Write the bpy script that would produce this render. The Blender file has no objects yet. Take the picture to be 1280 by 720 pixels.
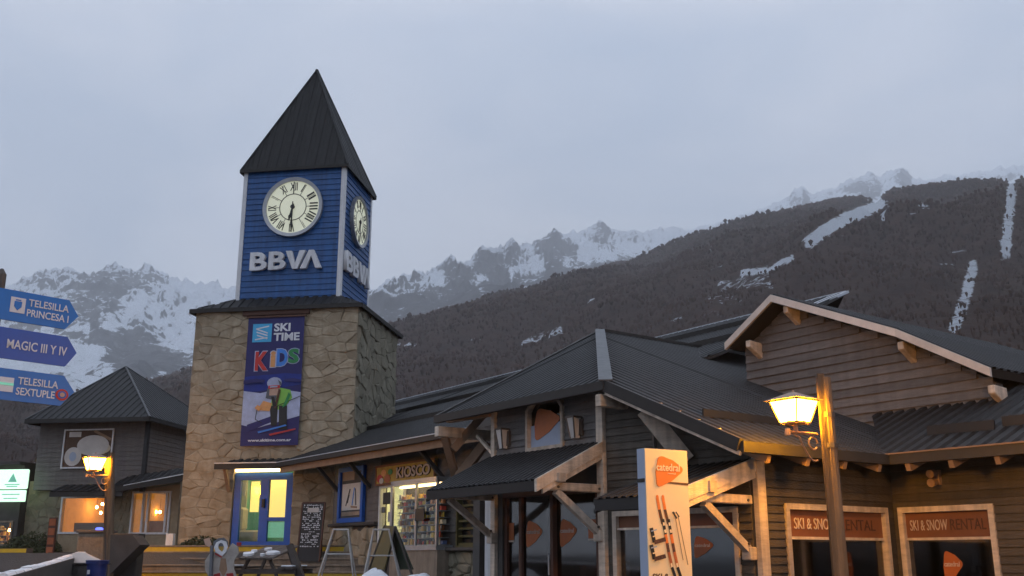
import bpy, math, random
import numpy as np
from mathutils import Vector, Matrix, noise
random.seed(7); np.random.seed(7)
SC = bpy.context.scene
COL = SC.collection
# ------------------------------------------------------------------ camera
F = 1265.0                      # focal length in photo pixels (1280 wide)
PITCH = math.radians(14.92)
EYE = Vector((0, 0, 1.6))
cd = bpy.data.cameras.new('camera'); cam = bpy.data.objects.new('camera', cd); COL.objects.link(cam)
cam.location = EYE; cam.rotation_euler = (math.radians(90) + PITCH, 0, 0)
cd.sensor_width = 36; cd.lens = F / 1280 * 36; cd.clip_end = 30000; cd.clip_start = 0.1
SC.camera = cam
# ------------------------------------------------------------------ light
SC.view_settings.view_transform = 'Standard'; SC.view_settings.look = 'None'
SC.view_settings.gamma = 1; SC.view_settings.exposure = 1.22
W = bpy.data.worlds.new('World'); SC.world = W; W.use_nodes = True
nt = W.node_tree; nt.nodes.clear()
def N(t, ty, **k):
    n = t.nodes.new(ty)
    for a, b in k.items(): setattr(n, a, b)
    return n
SUN_EL, SUN_ROT = math.radians(4), math.radians(200)
out = N(nt, 'ShaderNodeOutputWorld'); bg = N(nt, 'ShaderNodeBackground'); bg.inputs[1].default_value = 0.1
sky = N(nt, 'ShaderNodeTexSky'); sky.sky_type = 'NISHITA'; sky.sun_disc = False
sky.sun_elevation = SUN_EL; sky.sun_rotation = SUN_ROT
tc = N(nt, 'ShaderNodeTexCoord'); mp = N(nt, 'ShaderNodeMapping'); mp.inputs['Scale'].default_value = (1, 1, 2.6)
n1 = N(nt, 'ShaderNodeTexNoise'); n1.inputs['Scale'].default_value = 2.1; n1.inputs['Detail'].default_value = 5; n1.inputs['Roughness'].default_value = .55; n1.inputs['Distortion'].default_value = .5
cr = N(nt, 'ShaderNodeValToRGB')
cr.color_ramp.elements[0].position = .40; cr.color_ramp.elements[0].color = (3.15, 3.9, 5.15, 1)
cr.color_ramp.elements[1].position = .60; cr.color_ramp.elements[1].color = (5.4, 5.7, 6.5, 1)
mx = N(nt, 'ShaderNodeMix', data_type='RGBA'); mx.inputs[0].default_value = .9
nt.links.new(tc.outputs['Generated'], mp.inputs[0]); nt.links.new(mp.outputs[0], n1.inputs['Vector'])
nt.links.new(n1.outputs[0], cr.inputs[0]); nt.links.new(sky.outputs[0], mx.inputs[6]); nt.links.new(cr.outputs[0], mx.inputs[7])
nt.links.new(mx.outputs[2], bg.inputs[0]); nt.links.new(bg.outputs[0], out.inputs[0])
sd = bpy.data.lights.new('sun', 'SUN'); sd.energy = 0.12; sd.angle = math.radians(25); sd.color = (.86, .92, 1.0)
sun = bpy.data.objects.new('sun', sd); COL.objects.link(sun)
sun.rotation_euler = (math.radians(58), 0, math.radians(-25)); sun.location = (0, 0, 60)
SC.cycles.volume_bounces = 2; SC.cycles.max_bounces = 6; SC.cycles.diffuse_bounces = 3
SC.cycles.transparent_max_bounces = 12; SC.cycles.sample_clamp_indirect = 4
# ------------------------------------------------------------------ photo geometry helpers
cp, sp = math.cos(PITCH), math.sin(PITCH)
def ray(u, v):
    a = (u - 640) / F; b = (360 - v) / F
    return Vector((a, cp - b * sp, sp + b * cp))
def at(u, v, Y):
    r = ray(u, v); return EYE + r * (Y / r.y)
def phit(u, v, P, n):
    r = ray(u, v); return EYE + r * ((P - EYE).dot(n) / r.dot(n))
def adir(az):
    a = math.radians(az); return Vector((math.sin(a), math.cos(a), 0))
class Fr:
    """a wall plane: s runs left to right seen from outside, z is up, d is proud of the wall"""
    def __init__(s, o, az):
        s.o = Vector((o[0], o[1], 0)); s.az = az; s.r = adir(az); s.n = Vector((s.r.y, -s.r.x, 0))
    def p(s, a, z, d=0): return s.o + s.r * a + s.n * d + Vector((0, 0, z))
    def hit(s, u, v, d=0):
        q = phit(u, v, s.o + s.n * d, s.n); return ((q - s.o).dot(s.r), q.z)
    def off(s, d, a=0): q = s.p(a, 0, d); return Fr((q.x, q.y), s.az)
# ------------------------------------------------------------------ materials
M = {}
def mat(name, col, rough=.7, metal=0, var=.15, scale=6, bump=0, bscale=40, emit=None, spec=.5, col2=None, stretch=None, coat=0, streak=0):
    m = bpy.data.materials.new(name); m.use_nodes = True; t = m.node_tree
    b = t.nodes['Principled BSDF']; b.inputs['Roughness'].default_value = rough; b.inputs['Metallic'].default_value = metal
    b.inputs['Specular IOR Level'].default_value = spec
    c = Vector(col[:3]); c2 = Vector(col2) if col2 else c * (1 + var); c1 = c if col2 else c * (1 - var)
    co = N(t, 'ShaderNodeTexCoord'); mpn = N(t, 'ShaderNodeMapping'); t.links.new(co.outputs['Object'], mpn.inputs[0])
    if stretch: mpn.inputs['Scale'].default_value = stretch
    nz = N(t, 'ShaderNodeTexNoise'); nz.inputs['Scale'].default_value = scale; nz.inputs['Detail'].default_value = 6; nz.inputs['Roughness'].default_value = .62
    t.links.new(mpn.outputs[0], nz.inputs['Vector'])
    rp = N(t, 'ShaderNodeValToRGB'); rp.color_ramp.elements[0].position = .3; rp.color_ramp.elements[1].position = .7
    rp.color_ramp.elements[0].color = (*c1, 1); rp.color_ramp.elements[1].color = (*c2, 1)
    oi = N(t, 'ShaderNodeObjectInfo'); mr = N(t, 'ShaderNodeMapRange'); mr.inputs[3].default_value = 1 - var * .9; mr.inputs[4].default_value = 1 + var * .9
    t.links.new(oi.outputs['Random'], mr.inputs[0])
    ml = N(t, 'ShaderNodeVectorMath', operation='SCALE'); t.links.new(nz.outputs[0], rp.inputs[0]); t.links.new(rp.outputs[0], ml.inputs[0]); t.links.new(mr.outputs[0], ml.inputs['Scale'])
    colout = ml.outputs[0]
    if streak:
        m3 = N(t, 'ShaderNodeMapping'); m3.inputs['Scale'].default_value = (9, 9, .7); t.links.new(co.outputs['Object'], m3.inputs[0]); n3 = N(t, 'ShaderNodeTexNoise'); n3.inputs['Scale'].default_value = 1; n3.inputs['Detail'].default_value = 5; t.links.new(m3.outputs[0], n3.inputs['Vector'])
        r3 = N(t, 'ShaderNodeMapRange'); r3.inputs[1].default_value = .35; r3.inputs[2].default_value = .7; r3.inputs[3].default_value = 1; r3.inputs[4].default_value = 1 - streak; t.links.new(n3.outputs[0], r3.inputs[0])
        s3 = N(t, 'ShaderNodeVectorMath', operation='SCALE'); t.links.new(colout, s3.inputs[0]); t.links.new(r3.outputs[0], s3.inputs['Scale']); colout = s3.outputs[0]
    t.links.new(colout, b.inputs['Base Color'])
    mrr = N(t, 'ShaderNodeMapRange'); mrr.inputs[3].default_value = max(.02, rough - .12); mrr.inputs[4].default_value = min(1, rough + .12)
    t.links.new(nz.outputs[0], mrr.inputs[0]); t.links.new(mrr.outputs[0], b.inputs['Roughness'])
    if bump:
        n2 = N(t, 'ShaderNodeTexNoise'); n2.inputs['Scale'].default_value = bscale; n2.inputs['Detail'].default_value = 5
        t.links.new(mpn.outputs[0], n2.inputs['Vector'])
        bp = N(t, 'ShaderNodeBump'); bp.inputs['Strength'].default_value = bump; bp.inputs['Distance'].default_value = .03
        t.links.new(n2.outputs[0], bp.inputs['Height']); t.links.new(bp.outputs[0], b.inputs['Normal'])
    if emit:
        b.inputs['Emission Color'].default_value = (*emit[:3], 1); b.inputs['Emission Strength'].default_value = emit[3]
    M[name] = m; return m
mat('siding', (.17, .153, .145), .62, streak=.2, var=.22, scale=3, bump=.4, bscale=14, stretch=(1, 1, 6))
mat('siding_shaded', (.085, .070, .055), .65, var=.22, scale=3, bump=.4, bscale=14, stretch=(1, 1, 6), streak=.25)  # darker copy of the siding; shade under the eaves put into its colour
mat('siding_dark', (.075, .067, .062), .7, var=.2, scale=3)
mat('trim_pale', (.70, .62, .56), .55, var=.12, scale=4, bump=.25, bscale=18)
mat('trim', (.70, .58, .47), .6, streak=.4, var=.2, scale=4, bump=.25, bscale=18, stretch=(1, 1, 4))
mat('timber', (.30, .19, .12), .7, var=.2, scale=5, bump=.3, bscale=20)
mat('roof', (.028, .027, .028), .6, streak=.35, metal=.0, spec=.3, var=.22, scale=1.3, bump=.1, bscale=6)
mat('roof_deck', (.035, .03, .028), .8)
mat('gutter', (.035, .032, .03), .55, spec=.3)
mat('ridge_cap', (.038, .040, .044), .4, var=.1)
mat('flashing', (.55, .57, .62), .35, metal=.3, var=.1)
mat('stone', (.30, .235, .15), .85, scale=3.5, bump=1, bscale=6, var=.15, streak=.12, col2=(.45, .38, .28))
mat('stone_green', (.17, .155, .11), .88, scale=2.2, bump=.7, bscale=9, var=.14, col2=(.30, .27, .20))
mat('mortar', (.30, .245, .17), .95, bump=.5, bscale=20)
mat('blue_paint', (.018, .105, .33), .5, streak=.35, var=.16, scale=3, bump=.2, bscale=12)
mat('blue_frame', (.01, .10, .48), .45, var=.1)
mat('white_paint', (.74, .75, .78), .5, streak=.2, var=.06)
mat('grey_metal', (.36, .37, .39), .4, metal=.5, var=.1)
mat('clock_cream', (.78, .78, .62), .5, var=.04, emit=(.9, .92, .68, .13))  # weak glow added to lift the cream face
mat('black', (.015, .015, .017), .5, var=.1)
mat('lintel', (.10, .045, .03), .7, var=.2, bump=.4)
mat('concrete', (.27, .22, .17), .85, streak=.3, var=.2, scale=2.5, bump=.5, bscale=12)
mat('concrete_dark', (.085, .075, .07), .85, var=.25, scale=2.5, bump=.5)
mat('yellow_paint', (.58, .40, .02), .6, var=.3, scale=5, col2=(.42, .30, .03))
mat('asphalt', (.05, .05, .052), .6, var=.3, scale=.8, bump=.5, bscale=30)
mat('snow', (.80, .82, .86), .6, var=.06, scale=3, bump=.6, bscale=7)
mat('dirty_snow', (.62, .52, .46), .75, var=.12, scale=4, bump=.6, bscale=9)
mat('wood_pole', (.14, .095, .06), .75, streak=.5, var=.3, scale=4, bump=.7, bscale=16, stretch=(3, 3, .4))
mat('iron', (.10, .085, .075), .5, metal=.5)
mat('lamp_copper', (.34, .22, .16), .45, metal=.4)
mat('assumed_lamp_glass', (.9, .7, .4), .4, emit=(1.0, .46, .10, 190))  # only for the assumed lamp out of view; glow stronger than the other lamps
mat('lamp_glass', (.9, .7, .4), .4, emit=(1.0, .40, .012, 85))
mat('tube', (.9, .8, .6), .4, emit=(1.0, .72, .32, 3.5))
mat('bulb', (.9, .7, .4), .4, emit=(1.0, .55, .16, 30))
mat('sign_blue', (.012, .18, .60), .45, var=.06)
mat('sign_violet', (.03, .11, .48), .45, var=.06)
mat('sign_white', (.72, .74, .80), .5, var=.04)
mat('orange', (.50, .135, .035), .5, var=.12)
mat('orange_bright', (.86, .22, .03), .45, var=.06)
mat('orange_band', (.20, .078, .038), .6, var=.12)
mat('totem_cream', (.86, .63, .37), .45, var=.04, emit=(1, .62, .25, .05))  # warmth of the lamp light put into the face colour, plus a faint glow
mat('totem_side', (.36, .42, .55), .5, var=.05)  # bluish tone: the totem side's lack of lamp light put into its colour
mat('letter_pale', (.62, .50, .42), .5)
mat('banner_blue', (.022, .020, .135), .55, var=.1, scale=1.5)
mat('banner_deep', (.012, .03, .26), .55, var=.2)
mat('logo_cyan', (.06, .42, .75), .5, var=.03)
mat('kid_red', (.52, .035, .03), .5); mat('kid_orange', (.70, .33, .12), .5); mat('kid_blue', (.05, .22, .68), .5); mat('kid_green', (.03, .26, .08), .5)
mat('lime', (.22, .50, .08), .6); mat('skin', (.50, .33, .25), .6); mat('pale_snow_print', (.42, .47, .66), .6, var=.15)
mat('teal', (.10, .34, .30), .6); mat('yellow_panel', (.75, .55, .16), .6, var=.06, emit=(1, .72, .2, .5))  # yellow blind and notice given a glow, room light put into their colour
mat('teal_panel', (.14, .45, .36), .6, emit=(.3, .85, .6, .15)); mat('room_wall', (.55, .48, .36), .8)  # teal panel given a weak glow in place of room light
mat('room_orange', (.55, .30, .10), .8, var=.15, emit=(1, .45, .08, .10)); mat('room_dark', (.10, .06, .04), .8)  # orange room walls glow weakly, bulb light put into their colour
mat('kiosk_yellow', (.50, .36, .06), .6, var=.35, scale=4, col2=(.33, .20, .04))
mat('kiosk_room', (.72, .72, .55), .7, emit=(.9, .95, .6, .12))  # kiosk walls given a weak glow in place of tube light
mat('poster_paper', (.42, .30, .22), .6, var=.3, scale=2); mat('poster_light', (.62, .58, .55), .6, var=.15, scale=2)
mat('chalk', (.62, .64, .68), .8, var=.2); mat('board_green', (.04, .055, .035), .6); mat('board_olive', (.10, .085, .03), .7)
mat('bin_blue', (.015, .03, .16), .4); mat('grey_hat', (.13, .14, .16), .8); mat('ply_white', (.40, .37, .34), .7, var=.25, scale=5)
mat('screen', (.5, .8, .6), .5, emit=(.62, .95, .70, .55)); mat('neon_blue', (.1, .1, .9), .5, emit=(.08, .12, 1.0, 1.4))
mat('leaf', (.07, .075, .03), .8, var=.35, scale=3); mat('red_paint', (.34, .02, .02), .5); mat('rust_box', (.32, .10, .04), .7, var=.2)
mat('bench_wood', (.10, .08, .07), .7, var=.25)
def glass(name, tint, alpha, rough=.06):
    m = bpy.data.materials.new(name); m.use_nodes = True; t = m.node_tree; t.nodes.clear()
    o = N(t, 'ShaderNodeOutputMaterial'); a = N(t, 'ShaderNodeBsdfTransparent'); a.inputs[0].default_value = (*tint, 1)
    g = N(t, 'ShaderNodeBsdfGlossy'); g.inputs['Roughness'].default_value = rough
    x = N(t, 'ShaderNodeMixShader'); x.inputs[0].default_value = alpha
    t.links.new(a.outputs[0], x.inputs[1]); t.links.new(g.outputs[0], x.inputs[2]); t.links.new(x.outputs[0], o.inputs[0]); M[name] = m
glass('glass', (.92, .93, .9), .06); glass('glass_dark', (.38, .36, .35), .16, .06)
# goods: colour by random per island
def goods_mat():
    m = bpy.data.materials.new('goods'); m.use_nodes = True; t = m.node_tree; b = t.nodes['Principled BSDF']
    g = N(t, 'ShaderNodeNewGeometry'); r = N(t, 'ShaderNodeValToRGB'); r.color_ramp.interpolation = 'CONSTANT'
    cs = [(.75, .45, .1), (.7, .08, .05), (.8, .7, .5), (.8, .55, .08), (.1, .15, .3), (.75, .72, .65), (.5, .2, .08), (.85, .6, .25)]
    while len(r.color_ramp.elements) < len(cs): r.color_ramp.elements.new(.5)
    for i, c in enumerate(cs): r.color_ramp.elements[i].position = i / len(cs); r.color_ramp.elements[i].color = (*c, 1)
    t.links.new(g.outputs['Random Per Island'], r.inputs[0]); t.links.new(r.outputs[0], b.inputs['Base Color']); b.inputs['Roughness'].default_value = .4
    M['goods'] = m
goods_mat()
# ------------------------------------------------------------------ object helpers
def tag(o, label=None, cat=None, group=None, kind=None):
    if label: o['label'] = label
    if cat: o['category'] = cat
    if group: o['group'] = group
    if kind: o['kind'] = kind
    return o
def empty(name, loc, label=None, cat=None, group=None):
    o = bpy.data.objects.new(name, None); o.empty_display_size = .3; o.location = loc; COL.objects.link(o)
    return tag(o, label, cat, group)
def wloc(o):
    l = Vector((0, 0, 0))
    while o: l += o.location; o = o.parent
    return l
class MB:
    def __init__(s): s.v = []; s.f = []
    def add(s, vs, fs):
        k = len(s.v); s.v += [tuple(v) for v in vs]; s.f += [tuple(i + k for i in f) for f in fs]; return s
    def hexa(s, q):   # 8 corners: bottom 0-3 ring, top 4-7 ring
        return s.add(q, [(3, 2, 1, 0), (4, 5, 6, 7), (0, 1, 5, 4), (1, 2, 6, 5), (2, 3, 7, 6), (3, 0, 4, 7)])
    def box(s, fr, a0, a1, z0, z1, d0, d1):
        return s.hexa([fr.p(a0, z0, d1), fr.p(a1, z0, d1), fr.p(a1, z0, d0), fr.p(a0, z0, d0),
                       fr.p(a0, z1, d1), fr.p(a1, z1, d1), fr.p(a1, z1, d0), fr.p(a0, z1, d0)])
    def bar(s, a, b, w, h=None, up=Vector((0, 0, 1))):
        a = Vector(a); b = Vector(b); h = h or w; x = (b - a).normalized()
        y = up.cross(x)
        if y.length < 1e-3: y = Vector((0, 1, 0)).cross(x)
        y.normalize(); z = x.cross(y); y = y * w / 2; z = z * h / 2
        return s.hexa([a - y - z, a + y - z, a + y + z, a - y + z, b - y - z, b + y - z, b + y + z, b - y + z])
    def tube(s, a, b, r0, r1=None, n=8, caps=True):
        a = Vector(a); b = Vector(b); r1 = r0 if r1 is None else r1; x = (b - a).normalized()
        y = x.orthogonal().normalized(); z = x.cross(y); vs = []
        for c, r in ((a, r0), (b, r1)):
            for i in range(n):
                t = 2 * math.pi * i / n; vs.append(c + y * math.cos(t) * r + z * math.sin(t) * r)
        fs = [(i, (i + 1) % n, n + (i + 1) % n, n + i) for i in range(n)]
        if caps: fs += [tuple(range(n - 1, -1, -1)), tuple(range(n, 2 * n))]
        return s.add(vs, fs)
    def path(s, pts, r, n=6):
        for a, b in zip(pts, pts[1:]): s.tube(a, b, r, r, n)
        return s
    def prism(s, pts, off):   # planar polygon extruded by vector off
        n = len(pts); off = Vector(off); pts = [Vector(p) for p in pts]
        return s.add(pts + [p + off for p in pts], [tuple(range(n)), tuple(range(2 * n - 1, n - 1, -1))] + [(i, i + n, (i + 1) % n + n, (i + 1) % n) for i in range(n)])
    def build(s, name, m, parent=None, bevel=0, smooth=False, origin=None):
        o0 = wloc(parent) if parent else (Vector(origin) if origin is not None else Vector((0, 0, 0)))
        me = bpy.data.meshes.new(name); me.from_pydata([(a - o0.x, b - o0.y, c - o0.z) for a, b, c in s.v], [], s.f)
        me.materials.append(M[m] if isinstance(m, str) else m)
        import bmesh
        bm = bmesh.new(); bm.from_mesh(me); bmesh.ops.recalc_face_normals(bm, faces=bm.faces)
        if bevel: bmesh.ops.bevel(bm, geom=bm.edges[:], offset=bevel, segments=1, affect='EDGES')
        bm.to_mesh(me); bm.free()
        if smooth: me.polygons.foreach_set('use_smooth', [True] * len(me.polygons))
        o = bpy.data.objects.new(name, me); COL.objects.link(o)
        if parent: o.parent = parent
        else: o.location = o0
        return o
def base_of(mb):
    a = np.array(mb.v); return Vector(((a[:, 0].min() + a[:, 0].max()) / 2, (a[:, 1].min() + a[:, 1].max()) / 2, a[:, 2].min()))
def copy_tree(o, parent=None):
    c = o.copy(); COL.objects.link(c); c.parent = parent
    for ch in list(o.children): copy_tree(ch, c)
    return c
def holes_boxes(mb, fr, s0, s1, z0, z1, d0, d1, holes):
    zs = sorted({z0, z1} | {min(max(z, z0), z1) for h in holes for z in h[2:4]})
    for a, b in zip(zs, zs[1:]):
        if b - a < 1e-4: continue
        zm = (a + b) / 2; segs = [(s0, s1)]
        for h in holes:
            if h[2] < zm < h[3]:
                segs = [q for p0, p1 in segs for q in ((p0, min(p1, h[0])), (max(p0, h[1]), p1)) if q[1] - q[0] > 1e-3]
        for p0, p1 in segs: mb.box(fr, p0, p1, a, b, d0, d1)
    return mb
def siding(fr, s0, s1, z0, z1, pitch, holes, parent, m='siding', each=True, name='siding_board', lim=None, thick=.028):
    """overlapping boards; every board its own part, or all of them one part"""
    z = z0; allb = MB()
    while z < z1 - .02:
        zt = min(z + pitch * 1.04, z1); segs = [(s0, s1)]
        if lim:
            l0, l1 = lim(z), lim(min(zt, z1)); segs = [(max(l0[0], l1[0]) - .03, min(l0[1], l1[1]) + .03)]
            segs = [(max(s0, segs[0][0]), min(s1, segs[0][1]))]
            if segs[0][1] - segs[0][0] < .1: break
        for h in holes:
            if h[2] < (z + zt) / 2 < h[3]:
                segs = [q for p0, p1 in segs for q in ((p0, min(p1, h[0])), (max(p0, h[1]), p1)) if q[1] - q[0] > .03]
        for p0, p1 in segs:
            mb = MB() if each else allb; j = random.uniform(-.003, .003); t = thick + j
            mb.add([fr.p(p0, z + j, .004), fr.p(p1, z + j * .3, .004), fr.p(p1, zt, .002), fr.p(p0, zt, .002),
                    fr.p(p0, z + j, t), fr.p(p1, z + j * .3, t), fr.p(p1, zt, .007), fr.p(p0, zt, .007)],
                   [(3, 2, 1, 0), (4, 5, 6, 7), (0, 1, 5, 4), (1, 2, 6, 5), (2, 3, 7, 6), (3, 0, 4, 7)])
            if each: mb.build(name, m, parent)
        z += pitch
    if not each: tag(allb.build('siding_boards', m, parent), kind='stuff')
def roof(poly, fall, parent, pitch=.22, rib=.03, name='roof_sheet', m='roof', deck=.07, deckmat='roof_deck', prof=(.0, .34, .45, .89)):
    """ribbed metal sheet over a convex polygon (world points, one plane); fall = plan direction of the fall"""
    P = [Vector(p) for p in poly]; n = (P[1] - P[0]).cross(P[2] - P[0]).normalized()
    if n.z < 0: n = -n
    dn = Vector(fall).normalized(); dn = (dn - n * dn.dot(n)).normalized(); ac = dn.cross(n).normalized(); o = P[0]
    q = [((p - o).dot(ac), (p - o).dot(dn)) for p in P]
    a0 = min(x for x, _ in q); a1 = max(x for x, _ in q)
    def rng(a):
        ys = []
        for (x0, y0), (x1, y1) in zip(q, q[1:] + q[:1]):
            if abs(x1 - x0) < 1e-9: 
                if abs(a - x0) < 1e-6: ys += [y0, y1]
            elif min(x0, x1) - 1e-9 <= a <= max(x0, x1) + 1e-9: ys.append(y0 + (a - x0) / (x1 - x0) * (y1 - y0))
        return (min(ys), max(ys)) if ys else None
    xs = []; k = a0
    while k < a1:
        for f, h in ((0, 0), (prof[1], 0), (prof[2], rib), (prof[3], rib)):
            x = k + f * pitch
            if x < a1: xs.append((x, h))
        k += pitch
    xs += [(x, 0) for x, _ in q]; xs.sort(); xs = [(min(max(x, a0 + 1e-4), a1 - 1e-4), h) for x, h in xs]
    mb = MB(); prev = None
    for x, h in xs:
        r = rng(x)
        if r is None: continue
        cur = (o + ac * x + dn * r[0] + n * h, o + ac * x + dn * r[1] + n * h)
        if prev: mb.add([prev[0], prev[1], cur[1], cur[0]], [(0, 1, 2, 3)])
        prev = cur
    ob = mb.build(name, m, parent)
    if deck:
        d = MB(); d.prism([p - n * .006 for p in P], -n * deck); d.build('roof_deck', deckmat, parent)
    return ob
def text_mesh(txt, bold=0):
    c = bpy.data.curves.new('t', 'FONT'); c.body = txt; c.offset = bold; c.extrude = .5; c.resolution_u = 3
    o = bpy.data.objects.new('t', c); COL.objects.link(o); bpy.context.view_layer.update()
    me = bpy.data.meshes.new_from_object(o.evaluated_get(bpy.context.evaluated_depsgraph_get()))
    bpy.data.objects.remove(o); return me
def text(txt, org, ex, ey, en, w, h, t, m, parent, name='lettering', bold=.01, shear=0):
    """letters filling a w x h box whose lower left corner is org; ex, ey, en = right, up, outward"""
    me = text_mesh(txt, bold); co = np.empty(len(me.vertices) * 3); me.vertices.foreach_get('co', co); co = co.reshape(-1, 3)
    mn, mxx = co.min(0), co.max(0); co = (co - mn) / (mxx - mn + 1e-9); co = co * [w, h, t]; co[:, 0] += co[:, 1] * shear
    o0 = wloc(parent) if parent else Vector((0, 0, 0))
    wv = np.outer(co[:, 0], ex) + np.outer(co[:, 1], ey) + np.outer(co[:, 2], en) + np.array(Vector(org) - o0)
    me.vertices.foreach_set('co', wv.ravel()); me.materials.clear(); me.materials.append(M[m]); me.update()
    o = bpy.data.objects.new(name, me); COL.objects.link(o); o.parent = parent; return o
def ftext(txt, fr, s0, z0, w, h, d, t, m, parent, **k): return text(txt, fr.p(s0, z0, d), fr.r, Vector((0, 0, 1)), fr.n, w, h, t, m, parent, **k)
def frame_rect(mb, fr, s0, s1, z0, z1, w, d0, d1):
    mb.box(fr, s0, s1, z1 - w, z1, d0, d1); mb.box(fr, s0, s1, z0, z0 + w, d0, d1)
    mb.box(fr, s0, s0 + w, z0 + w, z1 - w, d0, d1); mb.box(fr, s1 - w, s1, z0 + w, z1 - w, d0, d1); return mb
def pick_pts(s0, s1, z0, z1):     # the rounded guitar-pick badge, point to the right
    base = [(0, .0), (.04, .04 - .04), (1, .55), (0, 1)]
    tri = [Vector((0.0, -.03)), Vector((1.05, .60)), Vector((.10, 1.04))]; R = .27; pts = []
    for i in range(3):
        a, b, c = tri[i - 1], tri[i], tri[(i + 1) % 3]; cen = Vector((.38, .52))
        for k in range(7): t = k / 6; pts.append(b.lerp(a, R) * (1 - t) ** 2 + b * 2 * t * (1 - t) + b.lerp(c, R) * t * t)
        m_ = b.lerp(c, .5); pts.append(m_ + (m_ - cen).normalized() * .035)
    return [(s0 + p.x * (s1 - s0), z0 + p.y * (z1 - z0)) for p in pts]
def badge(fr, s0, s1, z0, z1, d, t, m, parent, name='pick_badge', txt='catedral'):
    mb = MB(); mb.prism([fr.p(a, z, d) for a, z in pick_pts(s0, s1, z0, z1)], fr.n * t); o = mb.build(name, m, parent)
    if txt: ftext(txt, fr, s0 + (s1 - s0) * .07, z0 + (z1 - z0) * .52, (s1 - s0) * .72, (z1 - z0) * .14, d + t + .002, .004, 'letter_pale', parent if parent.parent else o)
    return o
def voronoi(s0, s1, z0, z1, nx, nz, rnd, asp=1.0):
    cells = []; dx = (s1 - s0) / nx; dz = (z1 - z0) / nz; pts = {}
    for j in range(-1, nz + 1):
        for i in range(-1, nx + 1):
            pts[i, j] = (s0 + (i + .5 + (.5 if j % 2 else 0) - .25 + rnd.uniform(-.48, .48)) * dx, z0 + (j + .5 + rnd.uniform(-.48, .48)) * dz)
    k = dx / dz
    for (i, j), (x, z) in pts.items():
        if not (0 <= i < nx and 0 <= j < nz): continue
        poly = [(s0, z0), (s1, z0), (s1, z1), (s0, z1)]
        for di in range(-2, 3):
            for dj in range(-2, 3):
                q = pts.get((i + di, j + dj))
                if (di or dj) and q and poly: poly = clip(poly, ((x + q[0]) / 2, (z + q[1]) / 2), (q[0] - x, (q[1] - z) * k * k))
        if len(poly) > 2: cells.append(((x, z), poly))
    return cells
def clip(poly, p, n):
    o = []
    for a, b in zip(poly, poly[1:] + poly[:1]):
        da = (a[0] - p[0]) * n[0] + (a[1] - p[1]) * n[1]; db = (b[0] - p[0]) * n[0] + (b[1] - p[1]) * n[1]
        if da <= 0: o.append(a)
        if da * db < 0: t = da / (da - db); o.append((a[0] + (b[0] - a[0]) * t, a[1] + (b[1] - a[1]) * t))
    return o
def stones(fr, s0, s1, z0, z1, nx, nz, holes, parent, m='stone', each=True, depth=.042, gap=.004, seed=1):
    rnd = random.Random(seed); allb = MB()
    for (x, z), poly in voronoi(s0, s1, z0, z1, nx, nz, rnd):
        bad = False
        for h in holes:
            if h[0] < x < h[1] and h[2] < z < h[3]: bad = True; break
            sides = [(h[0] - x, (h[0], z), (1, 0)), (x - h[1], (h[1], z), (-1, 0)), (h[2] - z, (x, h[2]), (0, 1)), (z - h[3], (x, h[3]), (0, -1))]
            g, p, n = max(sides, key=lambda q: q[0]); poly = clip(poly, p, n) if poly else poly
        if bad or not poly or len(poly) < 3: continue
        cx = sum(p[0] for p in poly) / len(poly); cz = sum(p[1] for p in poly) / len(poly)
        def ins(g): return [(cx + (px - cx) * max(.3, 1 - g / max(.05, math.hypot(px - cx, pz - cz))), cz + (pz - cz) * max(.3, 1 - g / max(.05, math.hypot(px - cx, pz - cz)))) for px, pz in poly]
        h = depth * rnd.uniform(.45, 1.0); ta, tb = rnd.uniform(-.09, .09), rnd.uniform(-.14, .14)
        r0, r1, r2 = ins(gap), ins(gap * 1.3), ins(gap + .045); n = len(poly)
        dd = lambda px, pz, k: k * h + (px - cx) * ta + (pz - cz) * tb
        vs = [fr.p(a, b, 0) for a, b in r0] + [fr.p(a, b, max(.01, dd(a, b, .55))) for a, b in r1] + [fr.p(a, b, max(.015, dd(a, b, 1) + rnd.uniform(-.012, .012))) for a, b in r2]
        fs = [(i, (i + 1) % n, n + (i + 1) % n, n + i) for i in range(n)] + [(n + i, n + (i + 1) % n, 2 * n + (i + 1) % n, 2 * n + i) for i in range(n)] + [tuple(range(2 * n, 3 * n))]
        if each: MB().add(vs, fs).build('stone', m, parent)
        else: allb.add(vs, fs)
    if not each: tag(allb.build('stone_facing', m, parent), kind='stuff')
# ------------------------------------------------------------------ terrain
_G = np.random.RandomState(3).rand(256, 256)
def vnoise(x, y):
    xi = np.floor(x).astype(int); yi = np.floor(y).astype(int); fx = x - xi; fy = y - yi
    fx = fx * fx * (3 - 2 * fx); fy = fy * fy * (3 - 2 * fy); g = lambda a, b: _G[a % 256, b % 256]
    return (g(xi, yi) * (1 - fx) + g(xi + 1, yi) * fx) * (1 - fy) + (g(xi, yi + 1) * (1 - fx) + g(xi + 1, yi + 1) * fx) * fy
def fbm(x, y, o=5, ridged=False):
    s = 0; a = .5
    for i in range(o):
        n = vnoise(x * 2 ** i + 17.3 * i, y * 2 ** i + 9.1 * i); s = s + a * ((1 - abs(2 * n - 1)) if ridged else n); a *= .5
    return s
def angles(u, v):
    r = ray(u, v); return math.atan2(r.x, r.y), r.z / math.hypot(r.x, r.y)
def project(x, y, z):
    zz = z - 1.6; f = y * cp + zz * sp; return 640 + F * x / f, 360 - F * (zz * cp - y * sp) / f
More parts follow.
